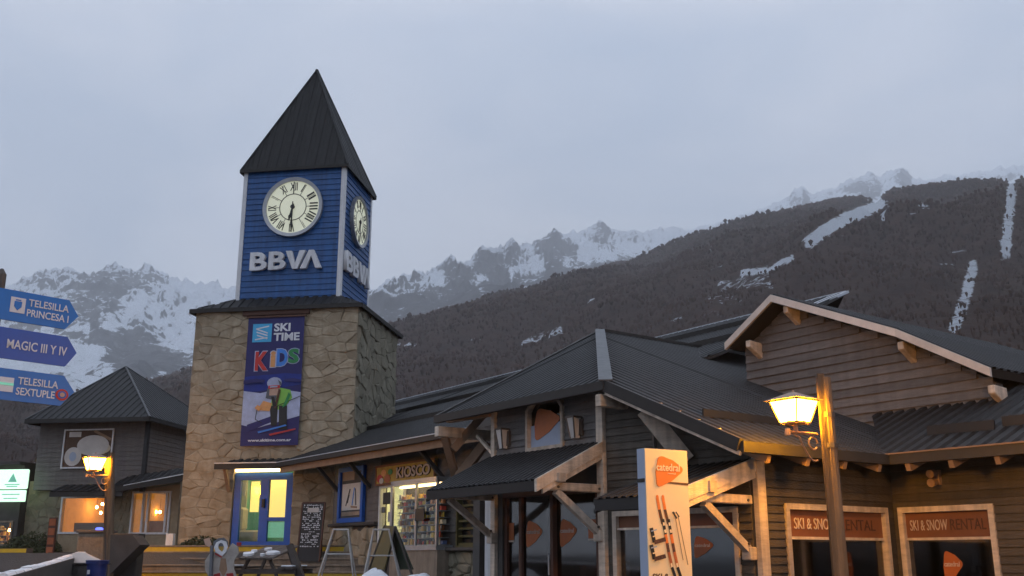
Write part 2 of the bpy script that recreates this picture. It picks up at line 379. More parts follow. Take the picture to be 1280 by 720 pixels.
def hill(name, line, R, rin, zin, nu, nv, m, amp, nscale, pw=1.1, jag=0, snow=None, back=.35, crag=0, cs=130):
    A = np.array([angles(u, v) for u, v in line]); az = np.linspace(A[0, 0], A[-1, 0], nu)
    el = np.interp(az, A[:, 0], A[:, 1]); ul = np.interp(az, A[:, 0], [p[0] for p in line])
    Rr = np.interp(ul, [p[0] for p in R], [p[1] for p in R]); t = np.concatenate([np.linspace(0, 1, nv) ** .85, 1 + np.linspace(.05, back, 8)])
    AZ, T = np.meshgrid(az, t); RR = rin + (Rr[None, :] - rin) * T; H = 1.6 + el * Rr
    Z = zin + (H[None, :] - zin) * np.where(T <= 1, T ** pw, 1 - (T - 1) * 2.2)
    X = RR * np.sin(AZ); Y = RR * np.cos(AZ)
    w = np.clip(T * 3, 0, 1) * np.where(T <= 1, np.clip((1 - T) * 5, 0, 1) * .9 + .1, .1)
    Z = Z + (fbm(X / nscale, Y / nscale, 6) - .5) * amp * w + (fbm(X / nscale * 1.7 + 5, Y / nscale * 1.7, 5, True) - .55) * amp * .7 * w
    if crag:
        cw = np.clip((T - .45) * 3, 0, 1) * np.where(T <= 1.02, 1, .2); Z = Z + (fbm(X / cs, Y / cs, 6, True) - .6) * crag * cw + np.clip(fbm(X / cs * 3 + 9, Y / cs * 3, 4, True) - .62, 0, 1) * crag * 1.2 * cw
    if jag:
        jn = fbm(AZ * 95, T * 14, 5, True); Z = Z + np.clip(T - .72, 0, .28) / .28 * np.where(T <= 1.06, 1, 0) * (np.clip(jn - .55, 0, 1) ** 1.3 * jag * 3.2)
    U, V = project(X, Y, Z); S = snow(U, V, T, X, Y) if snow else np.zeros_like(X)
    n0, n1 = X.shape; vs = np.stack([X, Y, Z], -1).reshape(-1, 3)
    idx = np.arange(n0 * n1).reshape(n0, n1); fc = np.stack([idx[:-1, :-1], idx[:-1, 1:], idx[1:, 1:], idx[1:, :-1]], -1).reshape(-1, 4)
    me = bpy.data.meshes.new(name); me.vertices.add(len(vs)); me.vertices.foreach_set('co', vs.ravel())
    me.loops.add(fc.size); me.loops.foreach_set('vertex_index', fc.ravel()); me.polygons.add(len(fc))
    me.polygons.foreach_set('loop_start', np.arange(0, fc.size, 4)); me.polygons.foreach_set('loop_total', np.full(len(fc), 4)); me.update()
    at_ = me.attributes.new('snow', 'FLOAT', 'POINT'); at_.data.foreach_set('value', S.ravel().astype(np.float32))
    me.materials.append(M[m]); me.polygons.foreach_set('use_smooth', [True] * len(me.polygons))
    o = bpy.data.objects.new(name, me); COL.objects.link(o); tag(o, kind='structure'); return X, Y, Z, S, U, V, T
def hillmat(name, dark, dark2, sc, snowcol=(.78, .82, .88), rock=None, warp=1.0, soft=.06, zs=.6, steep=0):
    m = bpy.data.materials.new(name); m.use_nodes = True; t = m.node_tree; b = t.nodes['Principled BSDF']; b.inputs['Roughness'].default_value = .9; b.inputs['Specular IOR Level'].default_value = .1
    co = N(t, 'ShaderNodeTexCoord'); at_ = N(t, 'ShaderNodeAttribute', attribute_name='snow')
    mp_ = N(t, 'ShaderNodeMapping'); mp_.inputs['Scale'].default_value = (1, 1, zs); t.links.new(co.outputs['Object'], mp_.inputs[0])
    n = N(t, 'ShaderNodeTexNoise'); n.inputs['Scale'].default_value = sc; n.inputs['Detail'].default_value = 9; n.inputs['Roughness'].default_value = .66; n.inputs['Distortion'].default_value = warp
    n2 = N(t, 'ShaderNodeTexNoise'); n2.inputs['Scale'].default_value = sc * .6; n2.inputs['Detail'].default_value = 8; n2.inputs['Roughness'].default_value = .7
    t.links.new(mp_.outputs[0], n.inputs['Vector']); t.links.new(mp_.outputs[0], n2.inputs['Vector'])
    rp = N(t, 'ShaderNodeValToRGB'); rp.color_ramp.elements[0].position = .35; rp.color_ramp.elements[1].position = .65
    rp.color_ramp.elements[0].color = (*dark, 1); rp.color_ramp.elements[1].color = (*dark2, 1); t.links.new(n2.outputs[0], rp.inputs[0])
    ad = N(t, 'ShaderNodeMath', operation='ADD'); t.links.new(n.outputs[0], ad.inputs[0]); t.links.new(at_.outputs['Fac'], ad.inputs[1])
    if steep:
        ge = N(t, 'ShaderNodeNewGeometry'); sx_ = N(t, 'ShaderNodeSeparateXYZ'); t.links.new(ge.outputs['Normal'], sx_.inputs[0])
        st = N(t, 'ShaderNodeMapRange'); st.inputs[1].default_value = .45; st.inputs[2].default_value = .95; st.inputs[3].default_value = -steep; st.inputs[4].default_value = steep * .7
        t.links.new(sx_.outputs[2], st.inputs[0]); a2 = N(t, 'ShaderNodeMath', operation='ADD'); t.links.new(ad.outputs[0], a2.inputs[0]); t.links.new(st.outputs[0], a2.inputs[1]); ad = a2
    mr = N(t, 'ShaderNodeMapRange'); mr.interpolation_type = 'SMOOTHSTEP'; mr.inputs[1].default_value = 1 - soft; mr.inputs[2].default_value = 1 + soft; t.links.new(ad.outputs[0], mr.inputs[0])
    x = N(t, 'ShaderNodeMix', data_type='RGBA'); t.links.new(mr.outputs[0], x.inputs[0]); t.links.new(rp.outputs[0], x.inputs[6]); x.inputs[7].default_value = (*snowcol, 1)
    t.links.new(x.outputs[2], b.inputs['Base Color'])
    bp = N(t, 'ShaderNodeBump'); bp.inputs['Strength'].default_value = 1; bp.inputs['Distance'].default_value = 12; t.links.new(n.outputs[0], bp.inputs['Height']); t.links.new(bp.outputs[0], b.inputs['Normal'])
    M[name] = m
hillmat('mountain_snow', (.09, .092, .105), (.19, .19, .20), .05, warp=.5, soft=.05, zs=.45, steep=.30)
hillmat('ridge_snow', (.09, .09, .10), (.16, .158, .17), .045, warp=.6, soft=.06, zs=.45, steep=.30)
hillmat('forest_floor', (.060, .033, .024), (.098, .054, .038), .13, warp=.8, soft=.08)
def ground_z(y):
    if y < 8: return 0
    if y < 22: return .9 * (y - 8) / 14
    return .9
# the ground, one sheet to the horizon, with the higher terrace behind the stairs
ys = [-8000, -300, -40, 0, 4, 8, 10, 12, 14, 16, 18, 20, 22, 24, 26, 28.2, 28.6, 40, 80, 300, 1500, 8000]; xs_ = [-8000, -500, -60, -30, -20, -14, -10, -6, -3, 0, 3, 6, 10, 14, 20, 30, 60, 500, 8000]
gv = []; gf = []
for j, y in enumerate(ys):
    for x in xs_:
        z = ground_z(y) if y < 28.4 else (1.72 if y < 41 else 1.2)
        z += 0 if abs(x) > 40 or y < 3 or y > 27 else .02 * math.sin(x * 1.3 + y)
        gv.append((x, y, z - (1.5 if y > 70 else 0)))
nx_ = len(xs_)
for j in range(len(ys) - 1):
    for i in range(nx_ - 1): gf.append((j * nx_ + i, j * nx_ + i + 1, (j + 1) * nx_ + i + 1, (j + 1) * nx_ + i))
tag(MB().add(gv, gf).build('ground', 'asphalt'), kind='structure')
def px_dist(U, V, pts):
    d = np.full(U.shape, 1e9)
    for (x0, y0), (x1, y1) in zip(pts, pts[1:]):
        l2 = (x1 - x0) ** 2 + (y1 - y0) ** 2; t = np.clip(((U - x0) * (x1 - x0) + (V - y0) * (y1 - y0)) / l2, 0, 1)
        d = np.minimum(d, np.hypot(U - x0 - t * (x1 - x0), V - y0 - t * (y1 - y0)))
    return d
STREAKS = [([(1012, 303), (1032, 287), (1062, 271), (1104, 256)], 7.5, 1.0), ([(1085, 258), (1102, 257), (1104, 275)], 2.5, .8), ([(928, 341), (962, 337), (990, 322)], 4, .9),
           ([(1266, 222), (1262, 262), (1256, 320)], 7, .8), ([(1216, 333), (1207, 372), (1192, 410)], 8, .75), ([(905, 357), (955, 350)], 11, .50), ([(890, 372), (925, 378)], 9, .42), ([(880, 395), (915, 388)], 7, .36),
           ([(655, 428), (700, 413)], 5, .66), ([(497, 430), (520, 431)], 2.5, .6), ([(1150, 255), (1160, 262)], 4, .6), ([(888, 305), (889, 315)], 2, .5), ([(820, 330), (860, 322)], 3, .3), ([(1175, 330), (1195, 331)], 2, .5),
           ([(735, 378), (742, 374)], 2, .6), ([(840, 400), (852, 396)], 3, .6), ([(960, 352), (963, 360)], 5, .6), ([(858, 345), (905, 335)], 6, .34), ([(1140, 262), (1165, 300)], 9, .27), ([(1225, 300), (1180, 322)], 6, .3), ([(770, 372), (800, 362)], 5, .3), ([(700, 398), (760, 384)], 5, .27), ([(1040, 300), (1075, 292)], 5, .27), ([(575, 430), (600, 424)], 4, .3), ([(1230, 360), (1240, 385)], 5, .3)]
def snow_forest(U, V, T, X, Y):
    S = np.full(U.shape, .16) + (fbm(U / 40, V / 22, 4) - .5) * .2
    for pts, w, k in STREAKS:
        d = px_dist(U, V, pts); S = np.maximum(S, .14 + k * .60 * np.clip(1.6 - d / w, 0, 1))
    return S
def snow_left(U, V, T, X, Y):
    e = fbm(U / 60, V / 45, 4); s = np.interp(V, [345, 360, 400, 430, 455, 480, 520], [.68, .69, .65, .59, .52, .42, .25])
    for cx, cy, rx, ry, k in ((118, 372, 34, 22, .28), (172, 350, 26, 9, .3), (58, 352, 14, 7, .22), (175, 442, 45, 26, .30), (228, 450, 40, 12, .25), (120, 425, 30, 6, .2), (40, 400, 30, 20, .1)):
        s = s - k * np.clip(1.6 - np.hypot((U - cx) / rx, (V - cy) / ry) - (e - .5) * 1.8, 0, 1)
    s = s + .18 * np.clip((U - 200) / 40, 0, 1) * np.clip((400 - V) / 40, 0, 1)
    return s + (e - .5) * .25
def snow_ridge(U, V, T, X, Y):
    base = np.interp(U, [460, 560, 700, 860, 1300], [386, 352, 318, 296, 225]); d = V - base
    low = np.clip((V - np.interp(U, [460, 560, 640, 760, 900], [366, 352, 338, 318, 296])) / 14, 0, 1)
    e = fbm(U / 26, V / 34, 4); s = .70 + (e - .5) * .5 - low * .42
    for cx, cy, rx, ry in ((642, 322, 5, 14), (603, 330, 8, 10), (575, 345, 12, 8), (622, 335, 10, 16), (697, 320, 12, 22), (716, 315, 7, 12), (752, 298, 9, 10), (1002, 250, 14, 12), (1124, 226, 10, 9), (1085, 238, 16, 8)):
        s = s - .34 * np.clip(1.7 - np.hypot((U - cx) / rx, (V - cy) / ry) - (e - .5) * 2, 0, 1)
    return s
hill('mountain', [(-500, 372), (-100, 364), (0, 368), (30, 360), (45, 350), (60, 345), (75, 350), (95, 347), (118, 350), (130, 343), (142, 340), (152, 345), (165, 350), (176, 344), (184, 342), (196, 350), (212, 355), (240, 362), (300, 366), (400, 368), (470, 366), (520, 352), (560, 342), (640, 345)],
     [(-500, 3600), (640, 4200)], 700, 60, 900, 340, 'mountain_snow', 120, 420, 1.25, jag=20, crag=85, cs=210, snow=snow_left)
hill('rocky_ridge', [(150, 500), (380, 420), (463, 380), (500, 364), (540, 350), (560, 344), (590, 333), (600, 328), (630, 322), (640, 308), (650, 319), (680, 310), (692, 296), (700, 298), (712, 302), (735, 298), (750, 290), (765, 298), (800, 296), (860, 293), (900, 286), (960, 264), (990, 250), (1002, 240), (1014, 249), (1045, 244), (1060, 234), (1085, 222), (1100, 228), (1126, 216), (1140, 230), (1200, 226), (1280, 212), (1500, 200)],
     [(150, 2500), (380, 2600), (600, 3400), (760, 5200), (900, 7300), (1000, 6600), (1500, 7300)], 900, 80, 900, 260, 'ridge_snow', 110, 420, 1.0, jag=26, crag=110, cs=240, snow=snow_ridge, back=.1)
fx = hill('forest_hill', [(-500, 520), (-100, 508), (0, 503), (40, 507), (100, 498), (150, 488), (200, 474), (235, 462), (300, 448), (400, 432), (495, 407), (520, 398), (560, 386), (600, 377), (640, 368), (680, 357), (720, 345), (760, 334), (800, 326), (840, 314), (865, 303), (890, 294), (930, 280), (960, 270), (1000, 259), (1040, 250), (1075, 246), (1095, 252), (1112, 238), (1140, 235), (1200, 230), (1245, 226), (1263, 229), (1290, 223), (1400, 215), (1800, 200)],
     [(-500, 900), (0, 1000), (300, 1700), (600, 1900), (1000, 1650), (1300, 1300), (1800, 1200)], 150, 0, 1000, 300, 'forest_floor', 70, 240, 1.05, snow=snow_forest)
# the bare beech wood on the hill: many small ragged crowns, one mesh
def forest():
    X, Y, Z, S, U, V, T = fx; ok = np.argwhere((T > .06) & (T < 1.03) & (S < .42) & (U > -60) & (U < 1340) & (V < 620))
    rs = np.random.RandomState(5); wt = (X[ok[:, 0], ok[:, 1]] ** 2 + Y[ok[:, 0], ok[:, 1]] ** 2) ** .25
    sel = ok[rs.choice(len(ok), 85000, p=wt / wt.sum())]; ii, jj = sel[:, 0], sel[:, 1]; n = len(sel)
    px_ = X[ii, jj] + rs.uniform(-4, 4, n); py_ = Y[ii, jj] + rs.uniform(-6, 6, n); pz = Z[ii, jj]
    h = rs.uniform(2.6, 5.0, n) * np.clip(np.hypot(px_, py_) / 1400, .25, 1.2) * (1 + .6 * (rs.rand(n) > .95)); r = h * rs.uniform(.34, .6, n)
    k = 5; ang = rs.uniform(0, 6.28, n)[:, None] + np.arange(k) * 2 * np.pi / k
    ring1 = np.stack([px_[:, None] + np.cos(ang) * r[:, None] * rs.uniform(.6, 1.25, (n, k)), py_[:, None] + np.sin(ang) * r[:, None] * rs.uniform(.6, 1.25, (n, k)), pz[:, None] + h[:, None] * rs.uniform(.35, .75, (n, k))], -1)
    top = np.stack([px_ + rs.normal(0, .4, n), py_, pz + h], -1)[:, None]; bot = np.stack([px_, py_, pz - 1.5], -1)[:, None]
    vs = np.concatenate([ring1, top, bot], 1).reshape(-1, 3); b = (np.arange(n) * (k + 2))[:, None]; fs = []
    for i in range(k):
        fs.append(np.concatenate([b + i, b + (i + 1) % k, b + k], 1)); fs.append(np.concatenate([b + (i + 1) % k, b + i, b + k + 1], 1))
    fc = np.stack(fs, 1).reshape(-1, 3); me = bpy.data.meshes.new('bare_forest'); me.vertices.add(len(vs)); me.vertices.foreach_set('co', vs.ravel())
    me.loops.add(fc.size); me.loops.foreach_set('vertex_index', fc.ravel()); me.polygons.add(len(fc)); me.polygons.foreach_set('loop_start', np.arange(0, fc.size, 3)); me.polygons.foreach_set('loop_total', np.full(len(fc), 3)); me.update()
    m = bpy.data.materials.new('bare_wood'); m.use_nodes = True; t = m.node_tree; bs = t.nodes['Principled BSDF']; bs.inputs['Roughness'].default_value = 1; bs.inputs['Specular IOR Level'].default_value = 0
    g = N(t, 'ShaderNodeNewGeometry'); rp = N(t, 'ShaderNodeValToRGB'); rp.color_ramp.elements[0].color = (.052, .029, .021, 1); rp.color_ramp.elements[1].color = (.104, .059, .042, 1)
    cc = N(t, 'ShaderNodeTexCoord'); nn = N(t, 'ShaderNodeTexNoise'); nn.inputs['Scale'].default_value = .012; nn.inputs['Detail'].default_value = 6; t.links.new(cc.outputs['Object'], nn.inputs['Vector'])
    mm = N(t, 'ShaderNodeMath', operation='MULTIPLY_ADD'); mm.inputs[1].default_value = .35; t.links.new(g.outputs['Random Per Island'], mm.inputs[0]); m2 = N(t, 'ShaderNodeMapRange'); m2.inputs[1].default_value = .3; m2.inputs[2].default_value = .7; m2.inputs[4].default_value = .65; t.links.new(nn.outputs[0], m2.inputs[0]); t.links.new(m2.outputs[0], mm.inputs[2])
    t.links.new(mm.outputs[0], rp.inputs[0]); t.links.new(rp.outputs[0], bs.inputs['Base Color']); me.materials.append(m)
    o = bpy.data.objects.new('bare_forest', me); COL.objects.link(o)
    tag(o, 'dark leafless forest covering the slope behind the buildings', 'forest', kind='stuff')
forest()
# ------------------------------------------------------------------ clock tower
TF = Fr(at(220.5, 697, 31).xy, 99)                     # front face of the tower, origin at its left corner
TW = TF.hit(448, 388)[0]; TZ0 = 1.72; TZ1 = TF.hit(340, 386)[1]
TD = TW * .84
TR = Fr(TF.p(TW, 0).xy, 9)                             # right side face
tower = empty('clock_tower', TF.p(TW / 2, 1.72, -TD / 2), 'tall square clock tower with stone base, blue boarded top and pointed dark metal spire', 'clock tower')
dL, dT = TF.hit(293, 584); dR, dB = TF.hit(362, 681)   # door opening
dZ0 = dB
holes_t = [(dL, dR, TZ0 - 1, dT)]
mb = MB(); holes_boxes(mb, TF, 0, TW, TZ0 - .6, TZ1, -.35, 0, holes_t)
body = mb.build('stone_wall', 'mortar', tower)
stones(TF, 0, TW, TZ0 - .3, TZ1, 10, 28, holes_t, body, seed=3)
mb = MB().box(TF, TW - .35, TW, TZ0 - .6, TZ1, -TD, -.35); mb.box(TF, 0, .35, TZ0 - .6, TZ1, -TD, -.35); mb.box(TF, .35, TW - .35, TZ0 - .6, TZ1, -TD, -TD + .35)
sw = mb.build('side_wall', 'stone_green', tower)  # darker stone than the front: shade of this side put into the colour
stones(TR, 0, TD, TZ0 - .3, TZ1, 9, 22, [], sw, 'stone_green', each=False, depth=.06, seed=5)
# lintel beam above the banner
a0, z0 = TF.hit(305, 396); a1, _ = TF.hit(388, 396); z1 = TF.hit(345, 386)[1]
MB().box(TF, a0, a1, z0, z1 + .02, 0, .12).build('lintel_beam', 'lintel', tower, bevel=.01)
# blue upper storey
bi = .42
bz0 = TF.hit(360, 374, -bi)[1]; bz1 = TF.hit(367, 211, -bi)[1]
bl = TF.hit(296, 372, -bi)[0]; br = TF.hit(424, 373, -bi)[0]; BW = br - bl; BD = BW * .86
BF = Fr(TF.p(bl, 0, -bi).xy, 99); BR = Fr(BF.p(BW, 0).xy, 9); BL = Fr(BF.p(0, 0, -BD).xy, 189); BB = Fr(BR.p(BD, 0).xy, -81)
MB().box(BF, 0, BW, bz0 - .4, bz1, -BD, 0).build('belfry_box', 'blue_paint', tower)
for fr_, w_f in ((BF, BW), (BR, BD), (BL, BD), (BB, BW)): siding(fr_, .04, w_f - .04, bz0 - .1, bz1, .185, [], tower, 'blue_paint', each=False, thick=.032)
for fr_ in (BF, BR, BL, BB):
    MB().box(fr_, -.035, .10, bz0 - .1, bz1 + .01, -.10, .045).build('corner_trim', 'white_paint', tower)
# spire
ov = .13; sz = bz1 - .02; ap = BF.p(BW / 2, 0, -BD / 2); ap.z = at(398, 88, ap.y).z
cs = [BF.p(-ov, sz, ov), BF.p(BW + ov, sz, ov), BF.p(BW + ov, sz, -BD - ov), BF.p(-ov, sz, -BD - ov)]
for i, fl in enumerate((BF.n, BR.n, -BF.n, BL.n)):
    roof([cs[i], cs[(i + 1) % 4], ap], fl, tower, pitch=.33, rib=.022, deck=.05, name='spire_sheet')
for c in cs: MB().bar(c + Vector((0, 0, .02)), ap + Vector((0, 0, .02)), .09, .05).build('hip_flashing', 'roof', tower)
frm = MB()
for i in range(4): frm.bar(cs[i] + Vector((0, 0, -.02)), cs[(i + 1) % 4] + Vector((0, 0, -.02)), .05, .10)
frm.build('eave_fascia', 'gutter', tower)
# skirt roof between stone and blue box
so = .15; zt = bz0 + .05; ze = TF.hit(345, 386)[1] + .02
def TP(a, z, d): return TF.p(a, z, d)
lo = [TP(-so, ze, so), TP(TW + so, ze, so), TP(TW + so, ze, -TD - so), TP(-so, ze, -TD - so)]
hi = [BF.p(0, zt, 0), BF.p(BW, zt, 0), BF.p(BW, zt, -BD), BF.p(0, zt, -BD)]
for i, fl in enumerate((TF.n, TR.n, -TF.n, -TR.n)):
    roof([lo[i], lo[(i + 1) % 4], hi[(i + 1) % 4], hi[i]], fl, tower, pitch=.30, rib=.03, deck=.06, name='skirt_roof_sheet')
frm = MB()
for i in range(4): frm.bar(lo[i] + Vector((0, 0, -.03)), lo[(i + 1) % 4] + Vector((0, 0, -.03)), .05, .13)
frm.build('eave_fascia', 'gutter', tower)
# clocks
def clock(fr, u, v, uL, uR, parent):
    s, z = fr.hit(u, v); r = abs(fr.hit(uR, v)[0] - fr.hit(uL, v)[0]) / 2
    return clock_at(fr, s, z, r, parent)
def clock_at(fr, s, z, r, parent):
    c = fr.p(s, z, .045); ex, ey, en = fr.r, Vector((0, 0, 1)), fr.n; n = 48
    cir = lambda R, k, d=0: [c + ex * math.cos(2 * math.pi * i / k) * R + ey * math.sin(2 * math.pi * i / k) * R + en * d for i in range(k)]
    cl = empty('clock', fr.p(s, z - r, 0)); cl.parent = parent; cl.location -= wloc(parent)
    MB().prism(cir(r * .91, n), en * .05).build('clock_face', 'clock_cream', cl)
    rg = MB()
    for i in range(n):
        a, b = i, (i + 1) % n; o1 = cir(r, n); i1 = cir(r * .885, n)
        rg.hexa([o1[a], o1[b], i1[b], i1[a], o1[a] + en * .12, o1[b] + en * .12, i1[b] + en * .10, i1[a] + en * .10])
    rg.build('clock_ring', 'grey_metal', cl)
    ir = MB(); o1 = cir(r * .455, n, .052); i1 = cir(r * .43, n, .052)
    for i in range(n):
        a, b = i, (i + 1) % n; ir.hexa([o1[a], o1[b], i1[b], i1[a], o1[a] + en * .008, o1[b] + en * .008, i1[b] + en * .008, i1[a] + en * .008])
    ir.build('inner_ring', 'black', cl)
    ROM = ['XII', 'I', 'II', 'III', 'IIII', 'V', 'VI', 'VII', 'VIII', 'IX', 'X', 'XI']
    for h, tx in enumerate(ROM):
        a = math.radians(30 * h); up = ex * math.sin(a) + ey * math.cos(a); rt = ex * math.cos(a) - ey * math.sin(a)
        w = r * (.05 + .065 * len(tx)); org = c + up * r * .56 - rt * w / 2 + en * .053
        text(tx, org, rt, up, en, w if len(tx) > 1 else r * .035, r * .27, .006, 'black', cl, name='numeral', bold=.012)
        MB().bar(c + up * r * .45 + en * .056, c + up * r * .84 + en * .056, r * .016, .004, up=en).build('hour_line', 'black', cl)
    def hand(deg, L, w, name, d):
        a = math.radians(deg); up = ex * math.sin(a) + ey * math.cos(a); rt = ex * math.cos(a) - ey * math.sin(a); q = c + en * d
        pts = [q - up * L * .22 - rt * w * .3, q - up * L * .22 + rt * w * .3, q + rt * w * .5, q + up * L * .55 + rt * w * .45, q + up * L * .68 + rt * w * .9, q + up * L, q + up * L * .68 - rt * w * .9, q + up * L * .55 - rt * w * .45, q - rt * w * .5]
        MB().prism(pts, en * .012).build(name, 'black', cl)
    hand(194, r * .48, r * .06, 'hour_hand', .07); hand(181, r * .80, r * .045, 'minute_hand', .09)
    MB().bar(c + ey * r * .43 + en * .06, c + ey * r * .86 + en * .06, r * .03, .01, up=en).build('hour_line', 'black', cl)
    MB().prism(cir(r * .07, 12, .06), en * .05).build('hub', 'black', cl)
clock(BF, 367.5, 260, 330.5, 404.5, tower)
s_, z_ = BR.hit(446, 278); clock_at(BR, s_, z_, abs(BR.hit(456, 278)[0] - BR.hit(436, 278)[0]) / 2 * 1.02, tower)
# raised letters of the bank on two faces
def bank(fr, s0, s1, z0, z1, parent):
    w = s1 - s0; h = z1 - z0; d = .05; b = .155 * h * 1.25
    lw = w * .24
    for k in range(2): ftext('B', fr, s0 + k * w * .262, z0, lw, h, d, .12, 'white_paint', parent, name='raised_letter', bold=.03)
    x = s0 + w * .497; vw = w * .275; P = lambda a, z: fr.p(a, z, d)
    bw = w * .082
    v = [(x, z1), (x + bw, z1), (x + vw * .5, z0 + h * .30), (x + vw - bw, z1), (x + vw, z1), (x + vw * .5 + bw * .42, z0), (x + vw * .5 - bw * .42, z0)]
    MB().prism([P(*q) for q in (v[0], v[1], v[2], v[5], v[6])], fr.n * .12).add([P(*v[2]), P(*v[3]), P(*v[4]), P(*v[5])] + [P(*q) + fr.n * .12 for q in (v[2], v[3], v[4], v[5])], [(0, 1, 2, 3), (7, 6, 5, 4), (0, 4, 5, 1), (1, 5, 6, 2), (2, 6, 7, 3), (3, 7, 4, 0)]).build('raised_letter', 'white_paint', parent)
    y = s0 + w * .705; aw = w * .295
    v = [(y, z0), (y + bw, z0), (y + aw * .5, z0 + h * .70), (y + aw - bw, z0), (y + aw, z0), (y + aw * .5 + bw * .42, z1), (y + aw * .5 - bw * .42, z1)]
    MB().prism([P(*q) for q in (v[0], v[1], v[2], v[5], v[6])], fr.n * .12).add([P(*v[2]), P(*v[3]), P(*v[4]), P(*v[5])] + [P(*q) + fr.n * .12 for q in (v[2], v[3], v[4], v[5])], [(0, 1, 2, 3), (7, 6, 5, 4), (0, 4, 5, 1), (1, 5, 6, 2), (2, 6, 7, 3), (3, 7, 4, 0)]).build('raised_letter', 'white_paint', parent)
lz0 = BF.hit(360, 338)[1]; lz1 = BF.hit(360, 315.5)[1]
bank(BF, BF.hit(315, 326)[0], BF.hit(404, 326)[0], lz0, lz1, tower)
bank(BR, BD * .04, BD * .90, lz0 - .02, lz1 + .02, tower)
# door of the tower, with the lit room behind it
door = empty('glazed_door', TF.p((dL + dR) / 2, dB, -.1)); door.parent = tower; door.location -= wloc(tower)
fm = MB(); w = .20; mid = TF.hit(329, 630)[0]
frame_rect(fm, TF, dL + .02, dR - .02, dB - .1, dT - .18, w, -.18, -.06); fm.box(TF, mid - .13, mid + .13, dB - .1 + w, dT - .18 - w, -.17, -.05)
fm.build('door_frame', 'blue_frame', door)
MB().box(TF, dL + .2, dR - .2, dB + .08, dT - .36, -.13, -.115).build('door_pane', 'glass', door)
zb = TF.hit(345, 649)[1]; MB().box(TF, mid + .13, dR - .2, zb - .05, zb + .06, -.16, -.06).build('door_rail', 'blue_frame', door)
zb = TF.hit(335, 629)[1]; MB().box(TF, mid - .04, mid + .04, zb - .12, zb + .12, -.05, .02).build('handle', 'black', door)
MB().box(TF, dL + .05, dR - .1, dT - .14, dT - .06, -.10, .02).build('tube_light', 'tube', tower)
rm = MB(); e = .02; rd = 2.6
rm.box(TF, .37, TW - .37, dB - .15, dB - .05, -rd, -.36); rm.box(TF, .37, TW - .37, dT + .15, dT + .25, -rd, -.36)
rm.box(TF, .37, TW - .37, dB - .05, dT + .15, -rd - .1, -rd); rm.box(TF, dL - .5, dL - .4, dB - .05, dT + .15, -rd, -.36); rm.box(TF, dR + .4, dR + .5, dB - .05, dT + .15, -rd, -.36)
rm.build('room', 'teal', tower)
def tpan(u0, v0, u1, v1, d, m, name='wall_panel', t=.03):
    a, za = TF.hit(u0, v0, d); b, zb = TF.hit(u1, v1, d); MB().box(TF, a, b, min(za, zb), max(za, zb), d, d + t).build(name, m, tower)
tpan(334, 600, 362, 648, -1.2, 'yellow_panel', 'roller_blind'); tpan(332, 653, 359, 672, -1.2, 'teal_panel', 'counter_front')
tpan(315, 602, 323, 640, -2.2, 'yellow_panel', 'notice'); tpan(302, 585, 306, 665, -1.6, 'room_wall', 'door_jamb'); tpan(303, 603, 307, 620, -1.0, 'poster_light', 'notice')
a, za = TF.hit(306, 668, -1.0); ch = MB().box(TF, a - .2, a + .5, za - .25, za + .12, -1.2, -.7); ch.box(TF, a - .2, a, za + .12, za + .8, -1.2, -.7); ch.build('armchair', 'room_wall', tower, bevel=.06)
MB().box(TF, dL + .3, dR - .3, dT + .08, dT + .13, -1.9, -.8).build('ceiling_light', 'tube', tower)
# shrub at the foot of the tower
def shrub(pos, rx, rz, n, label, mat_='leaf', seed=1):
    rnd = random.Random(seed); root = empty('shrub', pos, label, 'shrub'); mb = MB(); st = MB()
    for i in range(n):
        th = rnd.uniform(0, 6.28); rr = rnd.random() ** .5 * rx; z = rnd.random() ** .8 * rz * (1 - (rr / rx) ** 2 * .7)
        c = Vector(pos) + Vector((math.cos(th) * rr, math.sin(th) * rr * .5, z)); a = Vector((rnd.uniform(-1, 1), rnd.uniform(-1, 1), rnd.uniform(-.6, 1))).normalized(); b = a.orthogonal().normalized(); s = rnd.uniform(.03, .065)
        mb.add([c - a * s, c + b * s * .5, c + a * s, c - b * s * .5], [(0, 1, 2, 3)])
    for i in range(9): th = rnd.uniform(0, 6.28); st.tube(Vector(pos), Vector(pos) + Vector((math.cos(th) * rx * .7, math.sin(th) * rx * .3, rz * rnd.uniform(.5, .9))), .014, .004, 5)
    tag(mb.build('foliage', mat_, root), kind='stuff'); st.build('stem', 'iron', root)
q = TF.p(1.0, 1.72, .45); shrub(q, .8, .5, 2000, 'low straggly shrub growing at the left foot of the stone tower', seed=4)
# banner hanging on the tower
bf = TF.off(.13); bs0, bzt = bf.hit(311, 397); bs1, _ = bf.hit(381, 396); bzb = bf.hit(334, 557)[1]
ban = empty('banner', bf.p((bs0 + bs1) / 2, bzb, 0), 'long dark blue ski school banner hanging above the tower door', 'banner')
BWd = bs1 - bs0; BH = bzt - bzb
cl = MB(); nxs, nzs = 8, 14
for j in range(nzs + 1):
    for i in range(nxs + 1):
        cl.v.append(tuple(bf.p(bs0 + BWd * i / nxs, bzb + BH * j / nzs, 0)))
for j in range(nzs):
    for i in range(nxs): k = j * (nxs + 1) + i; cl.f.append((k, k + 1, k + nxs + 2, k + nxs + 1))
cl.build('banner_cloth', 'banner_blue', ban)
def B2(x, y, d=.004): return bf.p(bs0 + BWd * x, bzb + BH * y, d)      # x 0..1, y 0..1 up
def flat(pts, m, name, d=.004, t=.003): MB().prism([B2(x, y, d) for x, y in pts], bf.n * t).build(name, m, ban)
def btext(tx, x0, y0, x1, y1, m, bold=.02, d=.012, shear=0): text(tx, B2(x0, y0, d), bf.r, Vector((0, 0, 1)), bf.n, BWd * (x1 - x0), BH * (y1 - y0), .004, m, ban, bold=bold, shear=shear)
